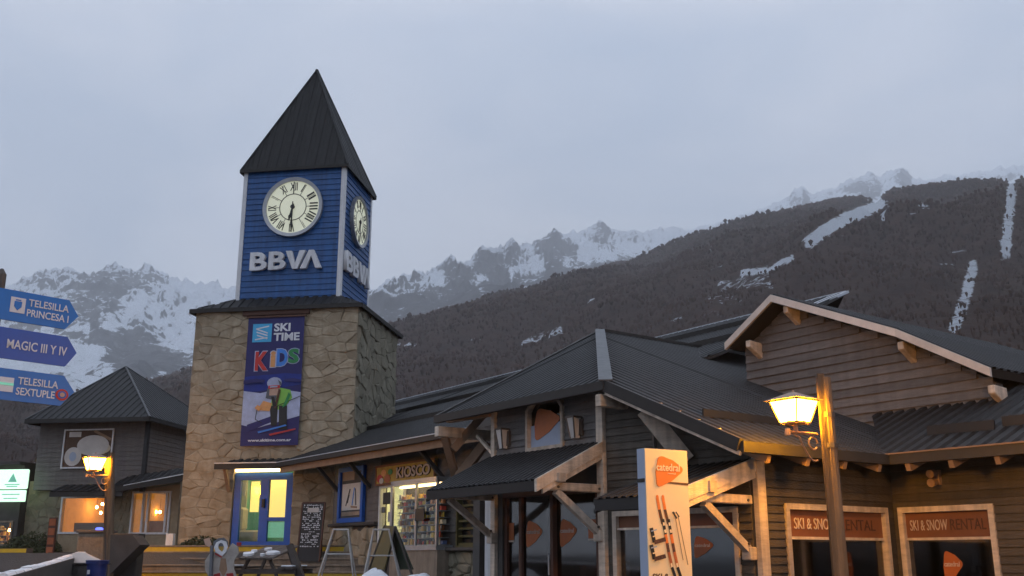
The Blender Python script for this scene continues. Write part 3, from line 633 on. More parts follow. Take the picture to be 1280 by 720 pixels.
MB().bar(B2(-.03, 1.0, .02), B2(1.03, 1.0, .02), .05).build('top_batten', 'lintel', ban)
flat([(.09, .80), (.43, .80), (.43, .945), (.09, .945)], 'logo_cyan', 'logo_square')
for k, (a, b) in enumerate([((.15, .905), (.38, .925)), ((.15, .905), (.36, .870)), ((.16, .880), (.36, .850)), ((.17, .855), (.36, .825)), ((.14, .820), (.36, .835))]):
    MB().bar(B2(*a, .011), B2(*b, .011), BH * .010, .003, up=bf.n).build('logo_stroke', 'sign_white', ban)
btext('SKI', .47, .880, .76, .945, 'sign_white', .035); btext('TIME', .47, .805, .93, .868, 'sign_white', .035)
for tx, x0, y0, x1, y1, m in (('K', .17, .575, .40, .725, 'kid_red'), ('i', .44, .60, .53, .725, 'kid_orange'), ('D', .55, .605, .74, .74, 'kid_blue'), ('S', .75, .625, .94, .74, 'kid_green')):
    btext(tx, x0 - .015, y0 - .006, x1 + .015, y1 + .006, 'pale_snow_print', .06, .010); btext(tx, x0, y0, x1, y1, m, .045, .017)
flat([(0, .40), (1, .46), (1, .54), (.7, .55), (0, .53)], 'banner_deep', 'sky_print')
flat([(0, .16), (.25, .13), (1, .22), (1, .40), (.6, .43), (.3, .40), (0, .42)], 'pale_snow_print', 'snow_print', .008)
flat([(.10, .10), (.42, .16), (.62, .19), (.5, .22), (.1, .16)], 'banner_blue', 'shadow_print', .012)
fig = [('lime', [(.50, .27), (.72, .27), (.86, .36), (.82, .42), (.62, .44), (.50, .38)]), ('black', [(.52, .15), (.62, .15), (.62, .30), (.48, .30)]), ('black', [(.66, .12), (.80, .12), (.78, .30), (.64, .30)]),
       ('kid_orange', [(.26, .27), (.48, .26), (.52, .32), (.36, .34)]), ('grey_hat', [(.40, .36), (.58, .34), (.60, .42), (.42, .44)]), ('skin', [(.46, .38), (.62, .38), (.64, .44), (.46, .44)])]
for k, (m, p) in enumerate(fig): flat(p, m, 'skier_print', .014 + k * .003)
hel = [(.54 + .13 * math.cos(t), .475 + .045 * math.sin(t)) for t in np.linspace(0, 2 * math.pi, 16)[:-1]]
flat(hel, 'pale_snow_print', 'helmet_print', .034); flat([(.44, .43), (.64, .435), (.64, .458), (.44, .455)], 'kid_red', 'goggles_print', .038)
for k_, (m_, p_) in enumerate((('lintel', [(.56, .28), (.60, .28), (.66, .42), (.62, .43)]), ('kid_green', [(.70, .28), (.76, .30), (.84, .38), (.80, .40)]), ('black', [(.50, .37), (.55, .37), (.60, .30), (.54, .29)]), ('kid_orange', [(.22, .285), (.30, .26), (.34, .29), (.27, .31)]), ('totem_side', [(.47, .438), (.60, .441), (.60, .452), (.47, .450)]), ('grey_hat', [(.60, .50), (.66, .48), (.67, .46), (.64, .455)]),
        ('kid_blue', [(.30, .105), (.78, .155), (.80, .145), (.32, .092)]), ('kid_red', [(.50, .085), (.95, .125), (.96, .115), (.52, .072)]), ('banner_blue', [(0, .50), (.22, .512), (.38, .498), (.36, .485), (0, .47)]), ('banner_blue', [(.70, .50), (.86, .508), (1, .495), (1, .475), (.72, .485)]))): flat(p_, m_, 'skier_print' if k_ < 8 else 'sky_print', .042 + k_ * .0015)
for a, b in (((.26, .27), (.24, .20)), ((.24, .20), (.36, .17)), ((.62, .30), (1.0, .37))): MB().bar(B2(*a, .03), B2(*b, .03), .02, .003, up=bf.n).build('ski_pole_print', 'black', ban)
btext('www.skitime.com.ar', .13, .030, .88, .052, 'sign_white', .03)
# door canopy joined to the long eave
cz = TF.hit(310, 578, 1.2)[1]
# ------------------------------------------------------------------ stairs in front of the tower
stairs = empty('stairs', TF.p(2, .9, 2.3), 'broad flight of stone steps with yellow painted risers leading up to the tower', 'stairs')
SF = TF.off(1.6)
rz = (TZ0 + .20 - .9) / 6; top = TZ0 + .20
for k in range(7):
    zt_ = top - rz * k; d0 = .33 * k
    sl = SF.hit(174 - 8.5 * k, 688, d0)[0]; sr = SF.hit(560, 690)[0] + 1.2
    st = MB().box(SF, sl, sr, zt_ - rz - (.3 if k else 0), zt_ - .03, -1.7 if k == 0 else -.01, d0 if k else 0)
    if k: st = MB().box(SF, sl, sr, zt_ - rz - .3, zt_ - .03, d0 - .34, d0)
    step = st.build('step', 'concrete', stairs)
    MB().box(SF, sl - .01, sr, zt_ - .03, zt_ + .015, d0 - (.33 if k else 1.75), d0 + .035).build('tread', 'concrete', step, bevel=.006)
    if k in (0, 4): MB().box(SF, sl + .01, sr, zt_ - rz + .0, zt_ - .035, d0 + .002, d0 + .012).build('painted_riser', 'yellow_paint', step)
# ------------------------------------------------------------------ long lodge with the kiosk
A_ = adir(-36); RR_ = adir(144); UP54 = adir(54)
Ea = Vector((-1.66, 22.9, 4.26)); LF = Fr(Ea.xy, 144)           # vertical plane through the long eave
lodge = empty('lodge_building', (1.5, 27, .9), 'long low lodge with a dark ribbed metal roof running from the tower towards the right', 'building')
mslope = math.tan(math.radians(22.5)); mn = Vector((-UP54.x * mslope, -UP54.y * mslope, 1)).normalized()
def mr(u, v): return phit(u, v, Ea, mn)
e0 = LF.p(LF.hit(350, 577)[0], Ea.z); rr = mr(1056, 366); rl = mr(495, 490)
rz_ = rr.z; 
def onroof(s, z): q = LF.p(s, Ea.z); return q + UP54 * ((z - Ea.z) / mslope) + Vector((0, 0, z - Ea.z))
sR = (rr - LF.p(0, 0)).dot(LF.r); sL = (rl - LF.p(0, 0)).dot(LF.r); s0 = (e0 - LF.p(0, 0)).dot(LF.r)
k1 = mr(432, 545); sk = (k1 - LF.p(0, 0)).dot(LF.r)
def sof(p): return (p - LF.p(0, 0)).dot(LF.r)
ce = mr(640, 532); cm_ = mr(898, 441); sE = sof(ce)
roof([onroof(s0, Ea.z), onroof(sE, Ea.z), cm_, mr(985, 402), onroof(sR, rz_), onroof(sL, rz_), onroof(sk, k1.z), onroof(sk - .25, k1.z)], -UP54, lodge, pitch=.24, rib=.032, deck=.06)
back = lambda s, dz: onroof(s, rz_) + UP54 * (dz / mslope) - Vector((0, 0, dz))
roof([onroof(sL, rz_), onroof(sR, rz_), back(sR - 9, 3), back(sL, 3)], UP54, lodge, pitch=.5, rib=.03)
MB().prism([onroof(sR - .12, rz_ - .06), onroof(sR - .12, rz_ - 1.6), onroof(sR - .12, rz_ - 1.6) + UP54 * .3, onroof(sR - .12, rz_ - .12) + UP54 * .12], -LF.r * .1).build('end_wall', 'siding_dark', lodge)
MB().bar(onroof(sL, rz_ + .03), onroof(sR, rz_ + .03), .10, .06).build('ridge_flashing', 'flashing', lodge)
q0, q1 = onroof(sR, rz_ + .02), onroof(sR, rz_ - 1.1); MB().bar(q0 - LF.r * .12, q1 - LF.r * .12, .42, .06).build('barge_flashing', 'flashing', lodge)
for fz in (.80, .56, .30):
    z = Ea.z + (rz_ - Ea.z) * fz; a = onroof(sL + .2 * (1 - fz), z); b = onroof(min(sR - .1, float(np.interp(z, [Ea.z, cm_.z, mr(985, 402).z], [sE, sof(cm_), sof(mr(985, 402))]))), z)
    MB().bar(a + mn * .07, b + mn * .07, .05, .13).build('snow_guard', 'gutter', lodge)
MB().bar(LF.p(s0 - .0, Ea.z - .04, .05), LF.p(sE, Ea.z - .04, .05), .12, .12).build('gutter', 'gutter', lodge)
MB().bar(LF.p(s0 - .0, Ea.z + .03, .115), LF.p(sE, Ea.z + .03, .115), .02, .02).build('gutter_lip', 'flashing', lodge)
MB().bar(LF.p(s0, Ea.z - .17, -.04), LF.p(sE, Ea.z - .17, -.04), .05, .20).build('fascia', 'timber', lodge)
# snow left along the left rake
for k in range(7):
    f0 = .10 + k * .125; f1 = f0 + random.uniform(.07, .12); z0_ = k1.z + (rz_ - k1.z) * f0; z1_ = k1.z + (rz_ - k1.z) * f1
    ss = lambda z: sk + (sL - sk) * (z - k1.z) / (rz_ - k1.z) + .12
    a = onroof(ss(z0_), z0_); b = onroof(ss(z1_), z1_); w0, w1 = random.uniform(.15, .3), random.uniform(.2, .45)
    tag(MB().prism([a, a + LF.r * w0, b + LF.r * w1, b], mn * .07).build('snow_strip', 'snow', lodge), kind='stuff')
# canopy over the tower door
cz = e0.z; CF = Fr(e0.xy, 99); ca = CF.hit(270, 577)[0]
ztw = (TF.o - CF.o).dot(-CF.n)
dd = abs((TF.o - CF.o).dot(CF.n))
roof([CF.p(ca, cz, 0), CF.p(.3, cz, 0), CF.p(.9, cz + dd * .36, -dd), CF.p(ca + .45, cz + dd * .36, -dd)], CF.n, lodge, pitch=.24, rib=.03, name='canopy_sheet')
MB().bar(CF.p(ca - .02, cz - .06, .03), CF.p(.05, cz - .06, .03), .06, .16).build('canopy_fascia', 'gutter', lodge)
MB().bar(CF.p(ca - .02, cz + .035, .06), CF.p(.05, cz + .035, .06), .03, .03).build('gutter_lip', 'flashing', lodge)
for x in (ca + .25,): MB().bar(CF.p(x, cz - .12, -.1), CF.p(x, cz - .75, -dd + .03), .09, .09).build('canopy_brace', 'timber', lodge)
# kiosk wall
KW = LF.off(-1.0); kz0 = .6
kL = KW.hit(417, 620)[0]; kR = KW.hit(596, 620)[0] + 1.0
sill = KW.hit(440, 658)[1]
wl, wt = KW.hit(476, 607); wr, _ = KW.hit(508, 607); wb = KW.hit(490, 694)[1]
holes_k = [(wl, wr, wb, wt)]
lv0, lvt = KW.hit(571, 618); lv1, lvb = KW.hit(594, 684)
holes_k.append((lv0, lv1, lvb, lvt))
mb = MB(); holes_boxes(mb, KW, kL, kR, kz0, Ea.z + .35, -.2, 0, holes_k); kw = mb.build('front_wall', 'siding_dark', lodge)
siding(KW, kL + .1, wl, sill, Ea.z + .3, .19, holes_k, lodge, 'siding', each=False)
siding(KW, KW.hit(545, 640)[0], kR, sill - .25, Ea.z + .3, .17, holes_k, lodge, 'siding', each=True)
stones(KW, kL, wl, kz0, sill, 6, 5, [], kw, 'stone', each=True, depth=.10, seed=9)
MB().box(KW, kL, wl - .02, sill, sill + .09, 0, .16).build('stone_ledge', 'concrete_dark', lodge, bevel=.02)
s2 = KW.hit(539, 690)[0]; zl2 = KW.hit(560, 689)[1]
stones(KW, s2, kR, kz0, zl2, 6, 4, [], kw, 'stone_green', each=True, depth=.12, seed=11)
MB().box(KW, s2, kR, zl2, zl2 + .08, 0, .22).build('stone_ledge', 'concrete_dark', lodge, bevel=.02)
lv = MB()
for k in range(7): z = lvb + (lvt - lvb) * (k + .3) / 7; lv.box(KW, lv0 + .04, lv1 - .04, z, z + .05, -.12, -.03)
frame_rect(lv, KW, lv0, lv1, lvb, lvt, .05, -.14, .02); lv.build('louvre_window', 'board_olive', lodge)
MB().box(KW, lv0, lv1, lvb, lvt, -.19, -.15).build('dark_backing', 'black', lodge)
# lit kiosk window and the projecting glass case
fm = MB(); frame_rect(fm, KW, wl, wr, wb, wt, .07, -.12, .05); fm.build('kiosk_window_frame', 'white_paint', lodge)
MB().box(KW, wl + .07, wr - .07, wb + .07, wt - .07, -.05, -.04).build('kiosk_pane', 'glass', lodge)
rm = MB(); rm.box(KW, wl - .8, wr + 2.0, wb - .3, wb - .2, -2.2, -.2); rm.box(KW, wl - .8, wr + 2.0, wt + .3, wt + .4, -2.2, -.2); rm.box(KW, wl - .8, wr + 2, wb - .2, wt + .3, -2.3, -2.2); rm.box(KW, wl - .9, wl - .8, wb - .2, wt + .3, -2.2, -.2); rm.box(KW, wr + 2, wr + 2.1, wb - .2, wt + .3, -2.2, -.2)
rm.build('kiosk_room', 'kiosk_room', lodge)
MB().box(KW, wl + .1, wr + 1.6, wt + .18, wt + .24, -1.5, -.9).build('tube_light', 'tube', lodge)
c0 = wr; c1 = KW.hit(546, 640, .45)[0]; ct = KW.hit(507, 600, .45)[1]; cb = KW.hit(520, 685, .45)[1]; cdp = .45
cs_ = MB()
for a, b in ((c0, c0 + .10), (c1 - .06, c1)): cs_.box(KW, a, b, cb, ct, cdp - .06, cdp)
cs_.box(KW, c0, c1, ct - .12, ct, 0, cdp); cs_.box(KW, c0, c1, cb - .05, cb + .06, 0, cdp); cm = (c0 + c1) / 2 + .1; cs_.box(KW, cm, cm + .07, cb, ct - .12, cdp - .05, cdp)
cs_.build('display_case_frame', 'grey_metal', lodge)
MB().box(KW, c0 + .1, c1 - .06, cb + .06, ct - .12, cdp - .035, cdp - .025).build('display_pane', 'glass', lodge)
MB().box(KW, c0, c1, kz0, cb - .05, 0, cdp - .03).build('counter_base', 'concrete', lodge)
MB().box(KW, c0 + .1, c1 - .08, ct - .17, ct - .13, .15, .25).build('tube_light', 'tube', lodge)
def goods(fr, s0, s1, z0, z1, d0, d1, rows, parent, seed, dens=.07):
    rnd = random.Random(seed); g = MB(); sh = MB()
    for r in range(rows):
        z = z0 + (z1 - z0) * r / rows; sh.box(fr, s0, s1, z - .015, z, d0, d1); x = s0 + .02
        while x < s1 - .05:
            w = rnd.uniform(.04, .13); h = rnd.uniform(.35, .9) * (z1 - z0) / rows
            p_ = rnd.random()
            if p_ < .5: g.box(fr, x, x + w * .85, z, z + h, d1 - rnd.uniform(.10, .2), d1 - rnd.uniform(0, .06))
            elif p_ < .72: q_ = fr.p(x + w / 2, z, d1 - .1); g.tube(q_, q_ + Vector((0, 0, h)), w * .3, w * rnd.choice((.1, .3)), 6)
            elif p_ < .9: g.hexa([fr.p(x, z + h * .1, d1 - .06), fr.p(x + w * .8, z, d1 - .02), fr.p(x + w * .8, z, d1 - .03), fr.p(x, z + h * .1, d1 - .07), fr.p(x + .02, z + h, d1 - .05), fr.p(x + w * .7, z + h * 1.1, d1 - .05), fr.p(x + w * .7, z + h * 1.1, d1 - .06), fr.p(x + .02, z + h, d1 - .06)])
            x += w
    sh.build('shelf', 'grey_metal', parent); tag(g.build('packaged_goods', 'goods', parent), kind='stuff')
goods(KW, wl + .45, wr + .2, wb + .1, wt - .25, -.6, -.25, 8, lodge, 1); goods(KW, c0 + .12, c1 - .08, cb + .08, ct - .3, .02, .3, 8, lodge, 2)
for (u0, v0, u1, v1, m) in ((480, 616, 488, 630, 'black'), (478, 634, 482, 641, 'grey_hat'), (486, 640, 492, 652, 'grey_metal'), (520, 636, 531, 651, 'black')):
    d = -.02 if u0 < 500 else .47; a, za = KW.hit(u0, v0, d); b, zb = KW.hit(u1, v1, d); MB().box(KW, a, b, zb, za, d, d + .03).build('hanging_card', m, lodge, bevel=.01)
# brackets under the long eave
for s in (KW.hit(424, 600)[0], KW.hit(464, 600)[0], KW.hit(556, 590)[0]):
    MB().bar(KW.p(s, Ea.z + .02, 0), KW.p(s, Ea.z - .12, .95), .10, .14).build('rafter', 'siding_dark', lodge)
    MB().bar(KW.p(s, Ea.z - .85, .02), KW.p(s, Ea.z - .15, .75), .09, .09).build('eave_brace', 'siding_dark', lodge)
# lodge side and back walls
LBK = 11.5
MB().box(KW, kL + .2, kL + .4, kz0, Ea.z + .5, -LBK, -.2).build('rear_wall', 'siding_dark', lodge); MB().box(KW, kR, sE, kz0, Ea.z + .3, -.2, 0).build('rear_wall', 'siding_dark', lodge)
mb = MB(); mb.box(KW, kL + .2, sE + 0, kz0, Ea.z + .5, -LBK - .2, -LBK)
mb.build('rear_wall', 'siding_dark', lodge)
# kiosk sign, its own thing
sg = KW.off(.06); a, zt_ = sg.hit(473, 583); b, _ = sg.hit(547, 573); zb_ = sg.hit(480, 607)[1]; zt_ = max(zt_, sg.hit(547, 573.5)[1])
ks = empty('kiosk_sign', sg.p((a + b) / 2, zb_), 'faded yellow kiosk fascia sign with grey outlined capital letters', 'sign')
MB().box(sg, a, b, zb_, zt_, 0, .07).build('sign_board', 'kiosk_yellow', ks)
frame_rect(MB(), sg, a, b, zb_, zt_, .05, .0, .085).build('sign_border', 'orange_band', ks)
L = b - a; H = zt_ - zb_
ftext('KIOSCO', sg, a + L * .38, zb_ + H * .24, L * .56, H * .56, .072, .02, 'black', ks, bold=.06)
ftext('KIOSCO', sg, a + L * .385, zb_ + H * .26, L * .55, H * .52, .094, .01, 'letter_pale', ks, bold=.02)
for k, (x, y, r, m) in enumerate(((.08, .35, .07, 'kid_red'), (.15, .6, .06, 'kid_orange'), (.22, .3, .07, 'orange'), (.27, .62, .05, 'kid_green'), (.12, .22, .05, 'poster_light'))):
    MB().prism([sg.p(a + L * x + math.cos(t) * L * r * .8, zb_ + H * (y + math.sin(t) * r * 3), .072 + k * .004) for t in np.linspace(0, 6.283, 9)[:-1]], sg.n * .006).build('sweet_print', m, ks)
# poster board with a blue frame
pb = KW.off(.04); a, zt_ = pb.hit(427, 586); b, _ = pb.hit(458, 586); zb_ = pb.hit(440, 653)[1]
po = empty('poster_board', pb.p((a + b) / 2, zb_), 'blue framed ski poster board on the dim wall left of the kiosk', 'poster board')
frame_rect(MB(), pb, a, b, zb_, zt_, .12, 0, .09).build('board_frame', 'blue_frame', po)
MB().box(pb, a + .1, b - .1, zb_ + .1, zt_ - .1, .0, .03).build('backing', 'siding_dark', po)
L = b - a; H = zt_ - zb_
MB().box(pb, a + .2, b - .22, zb_ + H * .22, zb_ + H * .70, .03, .045).build('ski_poster', 'poster_light', po)
MB().box(pb, a + .2, a + L * .6, zb_ + H * .76, zb_ + H * .92, .03, .045).build('small_notice', 'poster_paper', po)
MB().box(pb, a + .2, b - .22, zb_ + H * .12, zb_ + H * .19, .03, .045).build('caption_strip', 'poster_paper', po)
for x0, y0, x1, y1, m in ((.3, .3, .45, .6, 'black'), (.42, .5, .36, .35, 'black'), (.55, .3, .62, .62, 'kid_blue'), (.7, .3, .66, .6, 'black'), (.5, .28, .75, .26, 'timber')):
    MB().bar(pb.p(a + L * x0, zb_ + H * y0, .048), pb.p(a + L * x1, zb_ + H * y1, .048), .05, .004, up=pb.n).build('skier_print', m, po)
# ------------------------------------------------------------------ rental shop
S = .85
Pe = at(757, 480, 16.6 * S); ell = Fr(Pe.xy, 144)                     # plan line of the left eave and of the rake
qs, qz = ell.hit(925, 553); Q = ell.p(qs, qz)
tanR = (Pe.z - qz) / qs
nR = Vector((UP54.y * 0 + RR_.x * tanR, RR_.y * tanR, 1)).normalized()      # falls towards az 144
def rh(u, v): return phit(u, v, Q, nR)
pk = rh(750, 415); hipv = pk - Pe
# left plane through Pe, pk and horizontal along the eave
nL = RR_.cross(pk - Pe).normalized(); nL = nL if nL.z > 0 else -nL
le = ell.p(ell.hit(545, 525)[0], Pe.z)
shop = empty('rental_shop', (4.2, 17.5, .5), 'dark boarded ski rental shop with hipped metal roofs, pale timber trim and two small porches', 'building')
AW = ell.off(-.5 * S)
A0 = AW.hit(618, 560)[0]; A1 = AW.hit(757, 600)[0]
PW = AW.p(A1, 0)
Eo = Fr(Q.xy, 54)                                              # eave line of the right roof
F1p = Eo.off(-.55 * S); E1 = F1p.hit(948, 700)[0]; Epos = F1p.p(E1, 0)
F1 = Fr(Epos.xy, 54)
dCE = Epos - PW; CWd = Fr(PW.xy, math.degrees(math.atan2(dCE.x, dCE.y))); CL = dCE.length
K1 = F1.hit(1121, 697)[0]; Kp = F1.p(K1, 0); F2 = Fr(Kp.xy, 144)
EFZ = qz
# roofs
farR = 14.0
pk2 = pk + UP54 * farR; Q2 = Q + UP54 * farR
roof([Q, Q + UP54 * 4.6 * S, pk + UP54 * 9.2 * S, pk, Pe], RR_, shop, pitch=.19, rib=.028, deck=.05)
lap = le + (pk - Pe).normalized() * .2
roof([Pe, pk, le], -UP54, shop, pitch=.19, rib=.028, deck=.05)
# rear slopes (closed from behind)
rb = pk + A_ * 3.4 + Vector((0, 0, -1.5)); roof([pk, pk + UP54 * 9, pk + UP54 * 9 + A_ * 3.4 + Vector((0, 0, -1.5)), rb], A_, shop, pitch=.4)
capw = .2; hd = (pk - Pe).normalized()
sidev = hd.cross(Vector((0, 0, 1))).normalized()
MB().prism([Pe - sidev * capw / 2 + Vector((0, 0, .05)) - hd * .03, Pe + sidev * capw / 2 + Vector((0, 0, .05)) - hd * .03, pk + sidev * capw / 2 + Vector((0, 0, .05)), pk - sidev * capw / 2 + Vector((0, 0, .05))], Vector((0, 0, .02))).build('hip_cap', 'ridge_cap', shop)
MB().bar(pk + Vector((0, 0, .04)), pk + UP54 * 9 + Vector((0, 0, .04)), .12, .06).build('ridge_flashing', 'gutter', shop)
MB().bar(pk + Vector((0, 0, .03)), le + Vector((0, 0, .03)), .08, .05).build('hip_flashing', 'gutter', shop)
MB().bar(le + Vector((0, 0, -.02)), Pe + Vector((0, 0, -.02)), .10, .13).build('gutter', 'gutter', shop)
MB().bar(Pe + Vector((0, 0, -.03)), Q + Vector((0, 0, -.03)), .07, .16).build('rake_board', 'gutter', shop)
MB().bar(Pe + Vector((0, 0, -.13)) - RR_ * 0, Q + Vector((0, 0, -.13)), .04, .05).build('rake_trim', 'trim', shop)
for k in range(4): c = Pe.lerp(Q, .42 + k * .14); MB().bar(c + nR * .03, c + nR * .04 + UP54 * .06, .06, .02).build('rake_clip', 'trim', shop)
sgd = rh(877, 522); MB().bar(sgd + nR * .07, sgd + UP54 * 1.9 + nR * .07, .03, .10).build('snow_guard', 'black', shop)
# inner-corner eave, second lean-to (F2)
F2e = F2.off(.8 * S); kk = (Kp - Q).dot(UP54)
def meet():   # intersection of the two eave lines
    a = Q.xy; d = UP54.xy; b = F2e.o.xy; e = F2e.r.xy; det = d.x * (-e.y) + e.x * d.y; w_ = b - a
    return a + d * ((w_.x * (-e.y) + e.x * w_.y) / det)
Kq = meet(); Kq = Vector((Kq.x, Kq.y, EFZ)); sK = (Kq - Q).dot(UP54)
MB().bar(Q + Vector((0, 0, -.05)), Kq + Vector((0, 0, -.05)), .11, .13).build('gutter', 'gutter', shop)
e2 = Kq + RR_ * 4.2
MB().bar(Kq + Vector((0, 0, -.05)), e2 + Vector((0, 0, -.05)), .11, .13).build('gutter', 'gutter', shop)
MB().bar(Kq + Vector((0, 0, .025)) - UP54 * .06, e2 + Vector((0, 0, .025)) - UP54 * .06, .02, .02).build('gutter_lip', 'timber', shop)
tan2 = .42; n2 = Vector((-UP54.x * tan2, -UP54.y * tan2, 1)).normalized()
roof([Kq, e2, e2 + UP54 * 4 + Vector((0, 0, 4 * tan2)), Kq + UP54 * 4 + Vector((0, 0, 4 * tan2)) ], -UP54, shop, pitch=.20, rib=.035, deck=.05)
roof([Kq, Kq + UP54 * 4 + Vector((0, 0, 4 * tan2)), Kq + UP54 * 4 + A_ * 3 + Vector((0, 0, 4 * tan2)), Kq + A_ * .1], -UP54, shop, pitch=.20, rib=.035, deck=.05)
for (u0, v0, u1, v1) in ((1162, 546, 1246, 539), (1256, 535, 1300, 531)):
    a = phit(u0, v0, Kq, n2); b = phit(u1, v1, Kq, n2); MB().bar(a + n2 * .09, b + n2 * .09, .03, .13).build('snow_guard', 'black', shop)
for k in range(6):
    c = Kq + RR_ * (.3 + .62 * k); MB().bar(c + Vector((0, 0, -.17)) - UP54 * .02, c + UP54 * .8 + Vector((0, 0, .12)), .07, .10).build('rafter_tail', 'timber', shop)
for k in range(4):
    c = Q + UP54 * (.5 + .75 * k); MB().bar(c + Vector((0, 0, -.17)), c + A_ * .6 + Vector((0, 0, .06)), .07, .10).build('rafter_tail', 'timber', shop)
# gable above the lean-to
gs = None
for dback in np.linspace(.1, 3.5, 200):
    G = F2.off(-dback); s_, z_ = G.hit(1240, 499); zz = EFZ + (dback + .8 * S) * tan2
    if z_ <= zz + .02: gs = dback; break
gs = gs or 1.2
G = F2.off(-gs); gap, gaz = G.hit(984, 381); gl, glz = G.hit(932, 430); gr, grz = G.hit(1246, 474); gmid, gmz = G.hit(1140, 424)
gb, gbz = G.hit(1060, 524)
def glim(z):
    l = np.interp(z, [glz, gaz], [gl, gap]); r = np.interp(z, [grz, gmz, gaz], [gr, gmid, gap])
    return (l, r)
z0g = G.hit(1150, 512)[1] - .25
mbp = [(gl - .0, z0g - .6), (gr, z0g - .3), (gr, grz - .06), (gmid, gmz - .06), (gap, gaz - .06), (gl, glz - .06)]
MB().prism([G.p(a, z, 0) for a, z in mbp], -G.n * .15).build('gable_wall', 'siding_dark', shop)
siding(G, gl, gr, z0g, gaz - .1, .15, [], shop, 'siding', each=True, lim=glim, thick=.035)
gab = [(gl - .12, glz - .09), (gap, gaz + .05), (gmid, gmz + .04), (gr + .15, grz + .03)]
for (a, za), (b, zb) in zip(gab, gab[1:]):
    MB().bar(G.p(a, za, .36), G.p(b, zb, .36), .05, .17, up=G.n).build('barge_board', 'trim', shop) if False else MB().prism([G.p(a, za - .055, .40), G.p(b, zb - .055, .40), G.p(b, zb + .075, .40), G.p(a, za + .075, .40)], G.n * .05).build('barge_board', 'trim_pale', shop)
    roof([G.p(a, za + .07, .40), G.p(b, zb + .07, .40), G.p(b, zb + .07, -7), G.p(a, za + .07, -7)], (G.r if zb < za else -G.r), shop, pitch=.2, rib=.03, deck=.12)
for u, v in ((988, 389), (941, 432), (1143, 461), (1245, 488)):
    s_, z_ = G.hit(u, v - 4, .2)
    if u == 1143: s_, z_ = gmid, gmz - .10
    pts = [(s_ - .06, z_ + .02), (s_ + .06, z_ + .02), (s_ + .06, z_ - .16), (s_ - .06, z_ - .16)]
    MB().hexa([G.p(s_ - .055, z_ - .30, .0), G.p(s_ + .055, z_ - .30, .0), G.p(s_ + .055, z_ - .10, .34), G.p(s_ - .055, z_ - .10, .34), G.p(s_ - .055, z_ - .0, .0), G.p(s_ + .055, z_ - .0, .0), G.p(s_ + .055, z_ + .02, .34), G.p(s_ - .055, z_ + .02, .34)]).build('lookout_block', 'trim', shop, bevel=.01)
# ---- walls
zf = .45; wtopA = Pe.z + .05
tw0, twt = AW.hit(660, 506); tw1, twb = AW.hit(707, 559)          # small arched window
twt = AW.hit(680, 500)[1]
dA0 = AW.hit(628, 650)[0]; dA1 = AW.hit(748, 650)[0]; dAt = AW.hit(690, 612)[1]
hA = [(tw0, tw1, twb, twt), (dA0, dA1, 0, dAt)]
mb = MB(); holes_boxes(mb, AW, A0, A1, 0, wtopA, -.2, 0, hA); mb.build('front_wall', 'siding_dark', shop)
siding(AW, A0 + .1, A1 - .1, dAt + .3, wtopA, .105, hA, shop, 'siding')
MB().box(AW, A1 - .11, A1 + .03, 0, wtopA - .25, 0, .07).build('corner_post', 'trim', shop)
MB().box(AW, A0 - .02, A0 + .08, dAt + .3, wtopA, 0, .06).build('corner_post', 'trim', shop)
MB().box(AW, A0 - .02, A0 + .10, 0, dAt + .2, 0, .06).build('corner_post', 'trim', shop)
a, _ = AW.hit(597, 650); MB().box(AW, a, a + .16, 0, dAt + .25, -.3, -.15).build('porch_post', 'white_paint', shop)
# wall C
wtopC = Pe.z - .1
hd0 = CWd.hit(768, 660)[0]; hd1 = CWd.hit(925, 660)[0]; hdt = CWd.hit(850, 636)[1]; hC = [(hd0, hd1, 0, hdt)]
def clim(z):  # under the falling rake
    return (0, np.interp(z, [EFZ - .1, Pe.z], [CL, .3]))
wp = [(0, 0), (CL, 0), (CL, EFZ + .15), (0, Pe.z)]
mb = MB(); mb.prism([CWd.p(a, z, 0) for a, z in ((0, hdt), (CL, hdt), (CL, EFZ + .12), (0, Pe.z + .1))], -CWd.n * .18); mb.box(CWd, 0, hd0, 0, hdt, -.18, 0); mb.box(CWd, hd1, CL, 0, hdt, -.18, 0); mb.build('side_wall', 'siding_dark', shop)
siding(CWd, .05, CL - .05, 1.2, Pe.z, .105, hC, shop, 'siding_shaded', lim=lambda z: (0, float(np.interp(z, [EFZ + .1, Pe.z], [CL, 0]))))
# F walls
def Wd(fr, u0, v0, u1, v1, u, vt):  # window rectangle
    return fr.hit(u0, v0)[0], fr.hit(u1, v1)[0], 1.0, fr.hit(u, vt)[1]
w1 = Wd(F1, 983, 700, 1112, 700, 1045, 632); w1 = (w1[0], w1[1], .85, w1[3]); wtf = EFZ + .13
w2 = (F2.hit(1129, 690)[0], F2.hit(1250, 690)[0], .85, F2.hit(1185, 632)[1])
mb = MB(); holes_boxes(mb, F1, 0, K1 + .2, 0, wtf, -.2, 0, [w1]); mb.build('shop_wall', 'siding_dark', shop)
siding(F1, .0, K1, 1.1, wtf, .105, [w1], shop, 'siding_shaded')
mb = MB(); holes_boxes(mb, F2, .0, 5, 0, EFZ + .14, -.2, 0, [w2]); mb.build('shop_wall', 'siding_dark', shop)
siding(F2, .03, 4.6, 1.1, EFZ + .16, .105, [w2], shop, 'siding_shaded')
MB().box(F1, -.02, .13, 0, EFZ + .0, 0, .08).build('corner_post', 'trim', shop)
